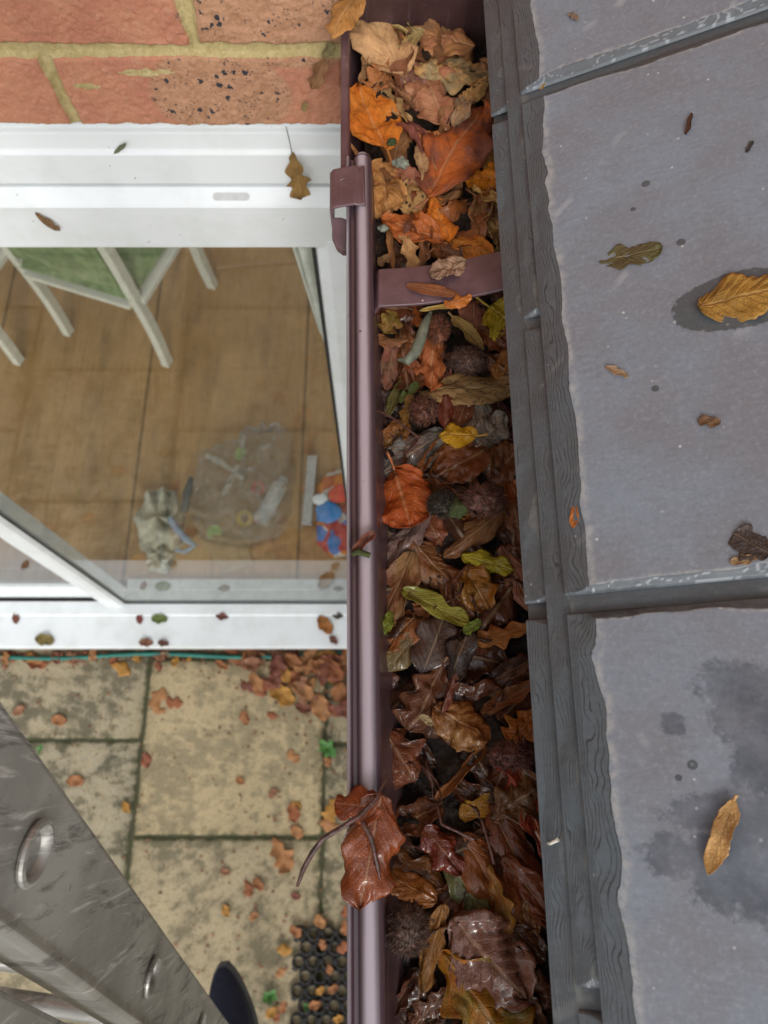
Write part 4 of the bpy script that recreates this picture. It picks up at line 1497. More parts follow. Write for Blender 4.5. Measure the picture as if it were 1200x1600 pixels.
L(646, 846, 716, 920, 56, 'beech', (.27, .115, .05), (.42, .27, .12), .45, 0, .8, "glossy brown leaf with buff scars in mid gutter", cup=-.5)
L(686, 912, 742, 962, 36, 'beech', (.24, .11, .042), None, .5, 0, .7, "sepia leaf trailing under the glossy scarred leaf", cup=.5)
L(728, 886, 764, 950, 56, 'torn', (.46, .215, .03), (.25, .15, .03), .7, .1, .7, "mustard orange torn leaf with two holes", cup=.3, lift=.001)
L(724, 868, 802, 890, 30, 'beech', (.50, .41, .025), (.40, .36, .04), .4, .12, .4, "yellow green pointed leaf lying over black mould", lift=.004, cup=-.6)
L(786, 856, 828, 952, 38, 'beech', (.40, .20, .12), (.28, .12, .07), .5, 0, .7, "pinkish brown leaf along the slates in mid gutter", cup=-.5)
L(644, 866, 588, 992, 52, 'beech', (.30, .14, .065), (.48, .33, .16), .6, .1, .65, "long brown leaf with straw streaks beside the rim", lift=.002, cup=.6)
L(664, 952, 602, 1014, 52, 'beech', (.38, .16, .05), (.28, .11, .04), .5, .05, .6, "russet leaf below the streaked leaf", cup=-.4)
L(632, 922, 728, 972, 34, 'torn', (.29, .27, .04), (.36, .32, .07), .5, .1, .5, "olive green strip of leaf across mid gutter", lift=.003, cup=.4)
L(598, 990, 612, 958, 17, 'torn', (.24, .27, .03), None, .3, .1, .4, "lime green scrap by the rim", lift=.004, cup=.3)
L(726, 988, 750, 970, 17, 'torn', (.22, .27, .05), None, .3, 0, .4, "lime green scrap beside the orange drooping leaf", lift=.005, cup=.3)
L(650, 992, 606, 1048, 38, 'beech', (.24, .18, .085), (.34, .26, .12), .6, .3, .7, "mottled khaki leaf in the dark lower middle", cup=-.5)
L(660, 1052, 694, 960, 62, 'beech', (.085, .05, .038), (.13, .075, .05), .4, 0, .6, "smooth blackish brown leaf in the lower middle", lift=.001, cup=-.35, crumple=.02)
L(704, 1064, 734, 984, 42, 'beech', (.045, .032, .028), (.07, .05, .04), .4, 0, 1.0, "black glossy soaked leaf with white glints", lift=.002, cup=-.5, pleat=.07)
L(836, 976, 746, 1004, 36, 'oak', (.52, .23, .06), (.42, .18, .05), .4, .02, .3, "light orange drooping leaf from under the slates", lift=.006, cup=-.6)
L(612, 1106, 592, 1042, 32, 'beech', (.19, .08, .05), None, .5, 0, .7, "maroon leaf folded against the rim in the lower middle", fold=.7)
L(754, 1112, 836, 1066, 28, 'beech', (.30, .135, .04), (.22, .09, .035), .5, .1, .6, "tawny leaf rising to the slates in the lower middle", cup=.7)
L(760, 1070, 832, 1030, 30, 'beech', (.10, .045, .028), None, .5, 0, .7, "dark leaf sunk in black mould by the slates", cup=.5)
L(692, 1038, 640, 1138, 76, 'oak', (.20, .088, .04), (.14, .06, .032), .5, 0, .6, "dark brown lobed oak leaf in the lower middle", lift=.002, cup=-.4, stalk=.1)
L(690, 1114, 712, 1054, 34, 'beech', (.28, .12, .085), (.18, .075, .05), .5, 0, .8, "reddish folded leaf right of the dark oak leaf", lift=.002, fold=-.7)
L(656, 1118, 676, 1132, 13, 'torn', (.62, .50, .30), None, .3, 0, .2, "tiny cream flake on the dark oak leaf", lift=.006, cup=.3)
L(842, 1106, 798, 1160, 54, 'oak', (.52, .20, .03), (.55, .40, .04), .6, 0, .6, "orange and yellow lobed leaf at the slates", lift=.003, cup=-.4)
L(592, 1128, 648, 1220, 76, 'oak', (.27, .105, .045), (.20, .08, .04), .5, .05, .7, "reddish brown oak leaf by the rim in the lower gutter", lift=.001, cup=-.4)
L(652, 1170, 690, 1255, 40, 'beech', (.13, .06, .035), None, .5, 0, .8, "dark leaf on edge below the amber leaf", fold=.8)
L(681, 1108, 758, 1156, 70, 'round', (.37, .165, .045), (.48, .31, .13), .5, .05, .55, "amber brown cupped leaf in the lower gutter", lift=.004, cup=-.7, bend=-.5)
L(758, 1168, 682, 1246, 30, 'beech', (.42, .185, .05), (.30, .12, .04), .4, 0, .6, "ginger leaf rim curling beneath the amber leaf", lift=.001, fold=.8)
# lower right
L(722, 1278, 768, 1244, 30, 'torn', (.50, .29, .025), (.36, .16, .03), .5, .1, .6, "yellow scrap among black mould in the lower gutter", cup=.4)
L(848, 1336, 798, 1172, 62, 'oak', (.44, .095, .022), (.34, .08, .03), .4, .1, .7, "red orange oak leaf along the slates in the lower gutter", lift=.003, cup=-.4)
L(768, 1278, 846, 1226, 78, 'oak', (.19, .095, .035), (.26, .12, .04), .5, .05, .6, "broad dark olive brown oak leaf below the slates", lift=.004, cup=-.35)
L(768, 1266, 856, 1440, 62, 'beech', (.22, .075, .026), (.30, .11, .035), .5, .05, .6, "long mahogany leaf in the lower right of the gutter", cup=-.4)
L(788, 1342, 862, 1436, 46, 'beech', (.28, .095, .028), (.20, .07, .025), .5, .05, .6, "rusty leaf sloping to the slates near the bottom", lift=.001, cup=.4)
L(818, 1408, 838, 1474, 28, 'beech', (.36, .165, .035), None, .5, 0, .5, "small amber leaf tip near the slates at the bottom", cup=.4)
L(722, 1306, 804, 1446, 46, 'beech', (.32, .125, .036), (.42, .17, .04), .5, .05, .6, "long cinnamon leaf across the lower gutter", lift=.001, fold=.4)
L(764, 1356, 798, 1456, 30, 'oak', (.48, .22, .03), (.30, .22, .05), .6, .1, .6, "ochre ragged leaf strip near the bottom", lift=.003, cup=.6)
L(698, 1340, 758, 1436, 52, 'torn', (.29, .30, .15), (.17, .15, .07), .8, .2, .5, "mossy grey green leaf in the lower gutter", cup=-.4)
L(664, 1296, 718, 1362, 48, 'beech', (.27, .07, .032), (.18, .055, .03), .5, 0, 1.0, "glossy blood red leaf in the lower gutter", lift=.002, cup=-.6)
L(596, 1326, 690, 1390, 56, 'oak', (.30, .145, .042), (.22, .10, .035), .5, 0, .7, "tan brown leaf beside the leaf hanging over the rim", lift=.001, cup=-.4)
L(680, 1408, 598, 1362, 42, 'beech', (.46, .20, .03), (.36, .15, .03), .5, .1, .7, "amber leaf lying above the bottom husk", lift=.003, cup=-.4)
L(652, 1520, 610, 1585, 34, 'oak', (.20, .085, .042), None, .5, 0, .7, "curled maroon leaf in the bottom left corner of the gutter", fold=.5)
L(700, 1545, 646, 1606, 34, 'oak', (.22, .10, .045), None, .5, 0, .6, "brown wavy leaf rim at the bottom of the gutter", fold=.6)
L(852, 1612, 812, 1552, 34, 'torn', (.28, .145, .07), None, .6, .2, .5, "frayed brown leaf at the bottom by the slates", cup=.5)
L(800, 1450, 852, 1500, 40, 'beech', (.13, .06, .03), None, .5, 0, .7, "dark brown leaf in the shade at the bottom right", cup=.4)
L(692, 1490, 800, 1640, 116, 'oak', (.60, .245, .015), (.20, .19, .025), .75, .25, .6, "large golden orange oak leaf with green stains at the bottom", lift=.003, cup=-.3, bend=-.3)
L(712, 1436, 822, 1556, 112, 'beech', (.32, .175, .125), (.22, .11, .075), .5, .05, 1.0, "large pinkish brown leaf with wet silvery shine at the bottom", lift=.004, cup=-.4, pleat=.08, wave=.1)
L(692, 1414, 660, 1548, 36, 'beech', (.40, .21, .06), (.30, .15, .045), .4, .7, .4, "long upright speckled tan leaf beside the bottom husk", lift=.004, cup=-.8)
# on the strap and on the rim


def free_leaf(b, t, wpx, kind, c1, c2=None, mot=.5, spot=0, wet=.3, label="", normal=None, roll=0, stalk=0, group=None, **kw):
    seedc[0] += 1
    zc = (np.array(b) - CAM) @ np.array([0, ST, -CT])
    W = wpx / FPX * zc
    c2 = c2 or tuple(c * .6 for c in c1)
    o, _ = make_leaf(b, t, kind, W, seedc[0], c1, c2, mot, spot, wet, roll, normal, stalk * W, **kw)
    return tag(o, label, "leaf", group)


def on_rim(px, py, d=.3875):
    return at_depth(px, py, d)


free_leaf(on_rim(560, -8), on_rim(518, 56), 52, 'beech', (.52, .24, .06), (.42, .20, .07), .5, 0, .1, "orange tan curled leaf hanging over the rim at the wall", cup=-.8, bend=-.5)
free_leaf(on_rim(586, 832), on_rim(550, 868), 26, 'beech', (.26, .09, .055), None, .4, 0, .5, "small folded red brown leaf on the gutter rim", fold=.8)
free_leaf(at_depth(596, 1240, .384), at_depth(562, 1420, .387), 88, 'round', (.25, .052, .006), (.12, .028, .005), .5, .05, 1.0, "large wet red brown leaf hanging over the gutter rim", cup=-.6, wave=.12, bend=-.3, pleat=.05, roll=-.12, rag=.08, crumple=.10)
free_leaf(at_depth(598, 1262, .384), at_depth(523, 1256, .386), 66, 'torn', (.30, .06, .007), (.18, .036, .006), .5, .05, .9, "upper folded flap of wet red leaf over the rim", cup=-.5, rag=.12, roll=.25)

free_leaf(at_depth(728, 408, .3865), at_depth(671, 430, .3885), 40, 'beech', (.42, .25, .15), (.20, .105, .065), .8, .15, .1, "wrinkled papery brown leaf lying on the strap", cup=.3, pleat=.10, crumple=.16, rag=.1, wave=.12)
free_leaf(at_depth(634, 446, .3925), at_depth(718, 461, .3885), 22, 'beech', (.26, .085, .028), None, .4, 0, .95, "flat wet brown leaf stuck to the strap", cup=.15, wave=.04, pleat=.01, crumple=.03)
free_leaf(at_depth(694, 477, .3885), at_depth(738, 464, .3865), 24, 'beech', (.54, .165, .022), None, .4, 0, .5, "small orange leaf folded over the lower strap edge", cup=-.7, rag=.1)
free_leaf(at_depth(655, 485, .393), at_depth(730, 474, .389), 10, 'narrow', (.42, .27, .06), None, .3, 0, .4, "thin mustard stalk leaf along the lower strap edge", cup=.5)

# twigs, catkin, lichen, moss
mb = MB()
pts = [at_depth(x, y, d) for x, y, d in ((604, 1215, .386), (588, 1248, .382), (560, 1276, .381), (530, 1295, .380), (505, 1310, .382), (488, 1332, .386), (474, 1358, .392), (465, 1384, .398))]
mb.tube(pts, [.0006, .0010, .0013, .0012, .0014, .0014, .0013, .0008], 10)
tag(mb.build("twig", TWIG, smooth=True, origin=pts[0]), "dark crooked twig sticking out over the gutter rim", "twig")
mb = MB()
pts = [at_depth(x, y, d) for x, y, d in ((565, 1282, .381), (580, 1310, .380), (588, 1345, .383), (594, 1372, .386))]
mb.tube(pts, [.0010, .0012, .0011, .0006], 10)
tag(mb.build("twig", TWIG, smooth=True, origin=pts[0]), "short dark twig lying on the leaf hung over the rim", "twig")
mb = MB()
pts = [at_depth(x, y, d) for x, y, d in ((673, 488, .402), (664, 506, .400), (657, 530, .399), (648, 552, .399), (636, 564, .401), (622, 562, .404))]
mb.tube(pts, [.0012, .0030, .0036, .0036, .0030, .0008], 14)
tag(mb.build("catkin", CATKIN, smooth=True, origin=pts[2]), "curved grey green catkin below the strap", "catkin")
for (x, y, r_, d, mt, nm, lb) in ((627, 254, .0046, .398, LICHEN, "lichen", "grey green lichen lump beside the tan fan leaf"), (598, 357, .0026, .397, LICHEN, "lichen", "small pale green lichen tuft by the rim above the strap"),
                                  (612, 222, .0030, .400, MOSS, "moss", "tiny green moss tuft under the bright orange leaf"), (878, 580, .0020, .356, MOSS, "moss", "tiny moss tuft on the slate edges"),
                                  (716, 795, .0060, .412, MOSS, "moss", "dark mossy lump left of the bristly husk")):
    bm = bmesh.new()
    bmesh.ops.create_icosphere(bm, subdivisions=4, radius=1)
    c = at_depth(x, y, d)
    for v in bm.verts:
        q = 1 + .55 * float(fbm(v.co.x * 2.3 + v.co.z, v.co.y * 2.3 + x, 5, 4))
        v.co = Vector((v.co.x * r_ * 1.15 * q, v.co.y * r_ * q, v.co.z * r_ * .7 * q))
    me = bpy.data.meshes.new(nm)
    bm.to_mesh(me)
    bm.free()
    o = link(nm, me, mt, smooth=True)
    o.location = c
    tag(o, lb, nm)
mb = MB()
pts = [at_depth(x, y, .3855) for x, y in ((549, 866), (560, 862), (578, 868))]
mb.tube(pts, [.0014, .0019, .0016], 10)
tag(mb.build("twig", MOSS, smooth=True, origin=pts[1]), "stub of mossy green twig on the gutter rim", "twig")
for k, (pp, lb) in enumerate(((((588, 640, .404), (612, 652, .402), (634, 668, .400), (655, 684, .400)), "thin grey twig above the wet grey leaf"),
                              (((838, 1300, .395), (848, 1316, .372), (860, 1318, .355), (872, 1312, .352)), "curled pale stalk reaching over the slate edge"),
                              (((682, 1256, .404), (690, 1288, .400), (716, 1300, .400), (740, 1312, .402)), "hooked reddish stalk in the lower gutter"),
                              (((752, 1280, .400), (764, 1320, .398), (772, 1350, .398)), "straight reddish stalk in the lower gutter"))):
    pts = [at_depth(*q) for q in pp]
    fine = [pts[0]]
    for a, b in zip(pts[:-1], pts[1:]):
        for s in (.33, .66, 1):
            fine.append(a + (b - a) * s)
    mb = MB()
    mb.tube(fine, [.0007] * (len(fine) - 1) + [.0010], 8)
    tag(mb.build("twig" if k == 0 else "leaf_stalk", TWIG if k != 1 else CHAIRW, smooth=True, origin=pts[0]), lb, "twig" if k == 0 else "leaf stalk")


# beech husks: lumpy cups set with soft spines
def husk(px, py, wpx, hpx, col, label, ang=0, zmul=.7, n=520, d=.409):
    rs = random.Random(int(px * 3 + py))
    c = at_depth(px, py, d)
    zc = (c - CAM) @ np.array([0, ST, -CT])
    rx, ry = wpx / 2 / FPX * zc, hpx / 2 / FPX * zc
    rz = min(rx, ry) * zmul
    vs, fs = [], []
    nu, nv = 28, 16
    for j in range(nv + 1):
        for i in range(nu):
            a, b = 2 * math.pi * i / nu, math.pi * j / nv
            d0 = Vector((math.cos(a) * math.sin(b), math.sin(a) * math.sin(b), math.cos(b)))
            q = .86 + .22 * float(fbm(d0.x * 2.5 + px, d0.y * 2.5 + d0.z, 3, 4)) - .10 * max(0, d0.z) * abs(math.sin(2 * a)) ** 6
            vs.append((d0.x * rx * q, d0.y * ry * q, d0.z * rz * q))
    for j in range(nv):
        for i in range(nu):
            fs.append((j * nu + i, j * nu + (i + 1) % nu, (j + 1) * nu + (i + 1) % nu, (j + 1) * nu + i))
    for k in range(n):
        a, h = rs.uniform(0, 6.283), rs.uniform(-.35, 1)
        s = math.sqrt(1 - h * h)
        d0 = Vector((math.cos(a) * s, math.sin(a) * s, h))
        p0 = Vector((d0.x * rx, d0.y * ry, d0.z * rz)) * .82
        dr = (d0 + Vector((rs.uniform(-.9, .9), rs.uniform(-.9, .9), rs.uniform(-.5, .5)))).normalized()
        ln = rs.uniform(.0018, .0042)
        sd = dr.cross(Vector((rs.random(), rs.random(), rs.random()))).normalized() * .00024
        s2 = dr.cross(sd)
        mid = p0 + dr * ln * .6
        tipp = p0 + (dr + d0 * .2 + Vector((0, 0, -.25))).normalized() * ln * 1.1
        b = len(vs)
        vs += [p0 + sd, p0 - sd * .5 + s2 * .87, p0 - sd * .5 - s2 * .87, mid + sd * .8, mid - sd * .4 + s2 * .7, mid - sd * .4 - s2 * .7, tipp]
        fs += [(b, b + 1, b + 4, b + 3), (b + 1, b + 2, b + 5, b + 4), (b + 2, b, b + 3, b + 5), (b + 3, b + 4, b + 6), (b + 4, b + 5, b + 6), (b + 5, b + 3, b + 6)]
    o = link("beech_husk", mesh("beech_husk", vs, fs), HUSK, smooth=True)
    o.location = c
    o.rotation_euler = (0, 0, ang)
    o.color = (col[0], col[1] * .85, col[2] * .66, 1)
    tag(o, label, "beech husk", "hairy beech husks in the gutter")


husk(684, 514, 36, 56, (.17, .065, .035), "rusty elongated husk just below the strap", d=.404)
husk(732, 564, 66, 50, (.075, .038, .030), "dark hairy husk right of the peach leaf", d=.405)
husk(662, 641, 48, 50, (.13, .052, .034), "rusty brown husk left of the glossy red leaf", d=.407)
husk(757, 782, 70, 60, (.125, .058, .048), "bristly red brown husk by the slates in mid gutter", d=.408)
husk(692, 788, 50, 46, (.035, .03, .022), "blackened husk left of the bristly one", d=.414)
husk(636, 1450, 76, 82, (.095, .055, .045), "greyish brown husk at the bottom of the gutter by the rim", d=.405)
husk(802, 1180, 84, 44, (.12, .045, .038), "soaked dark red husk by the slates in the lower gutter", d=.408)


# ---------------------------------------------------------------- leaves on the slates
def slate_leaf(bx, by, tx, ty, wpx, kind, c1, c2, label, lift=.0008, h=.0142, **kw):
    b, t = roof_sy(bx, by, h)[2], roof_sy(tx, ty, h)[2]
    nn = np.array([-SP, 0, CP])
    free_leaf(b + nn * lift, t + nn * lift, wpx, kind, c1, c2, label=label, normal=tuple(nn), **kw)


slate_leaf(1090, 482, 1226, 452, 86, 'beech', (.42, .22, .035), (.30, .15, .03), "golden brown veined leaf in a damp ring on the middle slate", lift=.002, cup=-.3, wave=.08, pleat=.05, wet=.4)
slate_leaf(936, 410, 1036, 388, 52, 'torn', (.13, .125, .04), (.10, .065, .03), "olive green torn leaf flat on the middle slate", cup=.1, wave=.03, rag=.12, wet=.4, mot=.8)
slate_leaf(1204, 868, 1146, 834, 62, 'torn', (.075, .052, .045), (.10, .07, .055), "dark grey brown torn leaf at the right edge of the middle slate", cup=.1, wave=.03, wet=.3, rag=.12)
slate_leaf(1140, 879, 1182, 872, 17, 'torn', (.42, .26, .12), None, "small tan scrap at the lower edge of the middle slate", cup=.3)
slate_leaf(1147, 1248, 1106, 1366, 34, 'beech', (.55, .31, .10), (.44, .24, .09), "long tan curled leaf on the nearest slate", lift=.003, cup=.5, rag=.14, stalk=.2, spot=.1)
slate_leaf(946, 574, 982, 590, 13, 'torn', (.42, .27, .15), None, "small pale brown curl on the middle slate", cup=.8)
slate_leaf(1091, 656, 1126, 662, 22, 'torn', (.22, .12, .06), None, "small brown shred with ragged rim on the middle slate", cup=.4)
slate_leaf(899, 788, 896, 826, 14, 'narrow', (.55, .17, .03), None, "small orange leaf on the slate edges in mid gutter", cup=.6, h=.0130)
slate_leaf(1081, 178, 1072, 212, 9, 'narrow', (.09, .035, .02), None, "tiny dark brown bud scale on the upper part of the middle slate", cup=1.0)
slate_leaf(1176, 222, 1166, 240, 8, 'torn', (.05, .045, .04), None, "tiny black shred at the right of the middle slate", cup=.3)
slate_leaf(890, 22, 903, 33, 12, 'torn', (.30, .21, .15), None, "tiny brown crumb on the slate against the wall", cup=.8)
slate_leaf(844, 142, 852, 132, 7, 'torn', (.42, .27, .09), None, "tiny tan crumb at the corner of the wall end slate", cup=.8)

# on the wall, the frame and the sill
Yf = .590
free_leaf(at_y(507, 92, YB - .012), at_y(488, 140, YB - .014), 30, 'beech', (.33, .16, .07), None, .5, .1, .1, "rolled brown leaf clinging to the bricks beside the gutter", normal=(0, -1, .2), cup=1.3)
free_leaf(at_y(520, 66, YB - .010), at_y(506, 90, YB - .012), 18, 'torn', (.26, .21, .09), None, .5, .2, .1, "shrivelled olive scrap on the mortar beside the gutter", normal=(0, -1, .2), cup=.9)
free_leaf(at_y(478, 160, YB - .009), at_y(474, 174, YB - .009), 12, 'torn', (.42, .29, .12), None, .5, .2, .1, "tiny tan flake on the lowest brick by the gutter", normal=(0, -1, .2), cup=.6)
free_leaf(at_y(456, 238, .586), at_y(472, 310, .578), 42, 'oak', (.38, .22, .065), (.27, .15, .05), .6, .2, .1, "ochre lobed leaf dangling on a thread before the white frame", normal=(0, -1, .4), cup=.5, rag=.1)
mb = MB()
mb.tube([at_y(447, 198, .588), at_y(451, 214, .586), at_y(454, 228, .586), at_y(456, 240, .586)], .0004, 6)
tag(mb.build("spider_thread", DARKF, origin=at_y(447, 198, .588)), "fine dark thread holding the ochre leaf before the frame", "thread")
free_leaf(at_y(55, 333, .583), at_y(94, 361, .583), 13, 'narrow', (.26, .15, .07), None, .5, .3, .1, "small brown leaf stuck to the white frame at the left", normal=(0, -1, .5), cup=.5)
free_leaf(at_y(178, 240, .594), at_y(197, 224, .594), 7, 'narrow', (.22, .24, .14), None, .5, .1, .1, "tiny grey green leaf on the upper white frame", normal=(0, -1, .4), cup=.5)
SILLD = H - (ZS - .004)
for (x, y, ln, a, c, lb) in ((25, 966, 18, 1.5, (.22, .07, .045), "small maroon leaf at the left end of the sill"), (70, 1000, 30, .2, (.26, .20, .05), "olive and ochre leaf on the front edge of the sill"),
                             (218, 967, 17, 1.4, (.26, .06, .045), "small dark red leaf on the middle of the sill"), (249, 967, 26, 0.05, (.17, .23, .05), "green and red leaf on the middle of the sill"),
                             (228, 1004, 22, .1, (.27, .11, .06), "reddish leaf on the front edge of the sill"), (255, 1005, 17, .2, (.15, .055, .04), "dark brown leaf on the front edge of the sill"),
                             (347, 963, 20, .1, (.22, .075, .05), "thin maroon leaf alone on the sill"), (508, 977, 34, .9, (.46, .17, .035), "bright orange leaf on the sill beside the gutter"),
                             (528, 962, 17, .05, (.09, .06, .05), "blackish leaf on the sill against the gutter"), (521, 1000, 17, .8, (.20, .07, .045), "brown leaf on the sill below the bright orange one")):
    dx, dy = ln / 2 * math.cos(a), ln / 2 * math.sin(a)
    b, t = at_depth(x - dx, y - dy, SILLD - .003), at_depth(x + dx, y + dy, SILLD - .003)
    free_leaf(b, t, ln * .62, 'beech', c, None, .6, .1, .4, lb, cup=.6, group="leaves fallen on the white sill", thick=.0006)

# ---------------------------------------------------------------- fallen leaves on the paving
PG = "fallen leaves on the paving"
PC = [(.36, .125, .055), (.40, .17, .07), (.30, .10, .055), (.46, .22, .09), (.22, .075, .05), (.34, .16, .09), (.48, .24, .05)]
PN = ["russet", "copper", "reddish brown", "tan", "maroon", "fawn", "golden"]


def ground_leaf(x, y, ln, a, ci, lb, z=.006, kind='beech', w=.66, col=None):
    c = col or PC[ci]
    ln *= 1.15
    dx, dy = ln / 2 * math.cos(a), ln / 2 * math.sin(a)
    b, t = at_z(x - dx, y - dy, z), at_z(x + dx, y + dy, z)
    rs = random.Random(int(x * 13 + y * 7))
    free_leaf(b, t, ln * w, kind, c, tuple(q * 1.25 for q in c), .5, .05, .15, lb, cup=rs.choice([.5, -.6, .9]), group=PG, thick=.0006, nu=18, nv=9)


for (x, y, ln, a, ci, kind, lb) in ((58, 1036, 28, .2, 0, 'beech', "russet leaf alone by the hose at the left"), (190, 1044, 28, .6, 6, 'beech', "golden leaf by the hose on the left slab"),
                                    (246, 1090, 32, 2.2, 3, 'round', "tan curled leaf just right of the left slab joint"), (272, 1098, 24, .1, 0, 'beech', "russet leaf beside the tan curled one on the pale slab"),
                                    (248, 1110, 18, .3, 3, 'torn', "small tan leaf scrap by the left slab joint"), (92, 1125, 22, .2, 1, 'beech', "copper leaf in the middle of the left slab"),
                                    (30, 1110, 20, 2.6, 5, 'beech', "fawn leaf at the left edge of the photo on the paving"), (228, 1188, 22, 1.5, 2, 'beech', "reddish brown leaf standing in the left slab joint"),
                                    (118, 1220, 24, .1, 1, 'beech', "copper leaf on the lower left slab"), (197, 1261, 17, 1.2, 6, 'beech', "small golden leaf on the lower left slab"),
                                    (382, 1122, 20, 1.2, 1, 'beech', "copper leaf on the pale slab under the leaf drift"), (425, 1118, 15, .4, 0, 'beech', "small russet leaf on the pale slab under the leaf drift"),
                                    (375, 1220, 14, .5, 1, 'beech', "tiny copper leaf in the middle of the pale slab"), (426, 1240, 16, 2.2, 5, 'beech', "fawn leaf near the right edge of the pale slab"),
                                    (458, 1182, 20, .7, 3, 'round', "round tan leaf near the right slab joint"), (387, 1388, 24, 1.3, 0, 'oak', "coral leaf left of the pair on the lower slab"),
                                    (404, 1382, 20, .9, 1, 'beech', "copper leaf right of the pair on the lower slab"), (353, 1423, 17, 1.2, 6, 'beech', "golden leaf on the lower slab left of the pair"),
                                    (396, 1432, 16, 2.4, 3, 'beech', "tan leaf below the pair on the lower slab"), (440, 1335, 52, 1.1, 3, 'oak', "large tan oak leaf flat on the lower slab"),
                                    (352, 1362, 15, .3, 5, 'beech', "small fawn leaf above the pair on the lower slab"), (462, 1400, 14, .3, 4, 'beech', "small maroon leaf above the rubber mat"),
                                    (522, 1262, 40, 2.2, 6, 'oak', "golden leaf in the gap between joint and gutter"), (516, 1290, 30, .4, 3, 'torn', "tan leaf partly under the gutter beside the joint"),
                                    (459, 1270, 28, 1.4, 0, 'beech', "russet leaf at the edge of the lower slab"), (464, 1300, 22, .8, 3, 'beech', "tan leaf below the russet one at the slab edge"),
                                    (463, 1258, 16, .3, 6, 'beech', "small golden leaf at the edge of the lower slab"), (501, 1105, 40, 1.2, 3, 'beech', "long tan leaf standing out below the leaf drift"),
                                    (441, 1085, 40, .7, 6, 'round', "large yellow and rust leaf at the lower edge of the drift"), (475, 1106, 24, .2, 4, 'beech', "maroon leaf at the lower edge of the drift"),
                                    (527, 1052, 34, 1.9, 6, 'oak', "bright golden leaf in the drift beside the gutter"), (512, 1190, 16, 1.2, 1, 'beech', "copper leaf beneath the green weed"),
                                    (390, 1072, 26, .1, 4, 'beech', "dark maroon leaf pair at the left end of the drift")):
    ground_leaf(x, y, ln, a, ci, lb, kind=kind)
rs = random.Random(21)
k = 0
while k < 58:                         # the drift in the corner by the gutter
    x = 545 - abs(rs.gauss(0, 95))
    y = 1022 + abs(rs.gauss(0, 34)) * (1 if x > 400 else .35)
    if y > 1150 or x < 240 or (y - 1020) > 22 + (x - 330) * .42:
        continue
    ci = rs.randrange(7)
    ground_leaf(x, y, rs.uniform(18, 34), rs.uniform(0, 6.28), ci, PN[ci] + " leaf in the thick drift between sill and gutter", z=.006 + rs.uniform(0, .03), w=rs.uniform(.5, .75))
    k += 1
for k in range(26):                   # a thin line of leaves along the hose
    x, y = rs.uniform(0, 330), 1022 + abs(rs.gauss(0, 10))
    ci = rs.randrange(7)
    ground_leaf(x, y, rs.uniform(9, 19), rs.uniform(0, 6.28), ci, PN[ci] + " leaf in the thin line along the hose", z=.005 + rs.uniform(0, .012))
for (x, y) in ((462, 1455), (504, 1476), (515, 1515), (520, 1545), (492, 1570), (538, 1480), (500, 1548), (528, 1592), (540, 1450), (444, 1485), (438, 1520), (424, 1582), (432, 1590), (442, 1574), (500, 1440), (540, 1425)):
    ci = rs.choice([1, 3, 0, 6])
    ground_leaf(x, y, rs.uniform(14, 24), rs.uniform(0, 6.28), ci, PN[ci] + " leaf lying on or beside the black rubber mat", z=.022)

# crumbs of leaf on the slabs: uncountable
rs = random.Random(5)
vs, fs = [], []
for k in range(900):
    if rs.random() < .45:
        x, y = rs.uniform(0, 545), 1018 + abs(rs.gauss(0, 9))
    elif rs.random() < .5:
        x, y = 545 - abs(rs.gauss(0, 90)), 1020 + abs(rs.gauss(0, 50))
    else:
        x, y = rs.uniform(0, 545), rs.uniform(1020, 1600)
    c = at_z(x, y, .003)
    r_ = rs.uniform(.003, .009)
    a = rs.uniform(0, 6.28)
    b = len(vs)
    for q in range(5):
        t = a + q * 1.2566
        vs.append((c[0] + r_ * math.cos(t) * rs.uniform(.5, 1.2), c[1] + r_ * .6 * math.sin(t) * rs.uniform(.5, 1.2), c[2] + rs.uniform(-.001, .004)))
    fs.append(tuple(range(b, b + 5)))
o = link("leaf_crumbs", mesh("leaf_crumbs", vs, fs), simple("leaf_crumb", (.22, .10, .05), .8, var=.5, nscale=60))
tag(o, "scattered brown crumbs of leaf on the paving", "leaf litter", kind='stuff')

# hose along the plinth, weeds, mat
mb = MB()
pts = []
for k in range(40):
    x = -20 + k * 15
    c = at_z(x, 1026 - 3 * (x / 500) + 3.2 * math.sin(x * .02), .009)
    pts.append(c)
mb.tube(pts, .0085, 12)
tag(mb.build("garden_hose", HOSE, smooth=True, origin=pts[20]), "teal green garden hose lying along the foot of the sill", "hose")


def weed(px, py, rpx, n, lb):
    c = at_z(px, py, .005)
    r_ = rpx / FPX * 2.6
    root = empty("weed", c, lb, "weed", "small green weeds in the paving joints")
    rs = random.Random(px)
    for k in range(n):
        a = k * 2.4 + rs.uniform(-.3, .3)
        ln = r_ * rs.uniform(.6, 1.0)
        pts, U, V = leaf_points('beech', ln, ln * .6, px + k, cup=.4, bend=-.6, nu=12, nv=7)
        o = link("leaf_blade", leaf_mesh(pts, U, V, 0, ln * .5, k), WEED, root, smooth=True)
        o.rotation_euler = (0, -rs.uniform(.2, .7), a)


weed(512, 1170, 20, 6, "green seedling in the right slab joint below the drift")
weed(423, 1556, 16, 5, "green weed left of the rubber mat")
weed(478, 1574, 9, 4, "tiny green weed poking through the rubber mat")
weed(62, 1172, 10, 4, "faint pale weed in the joint of the left slabs")

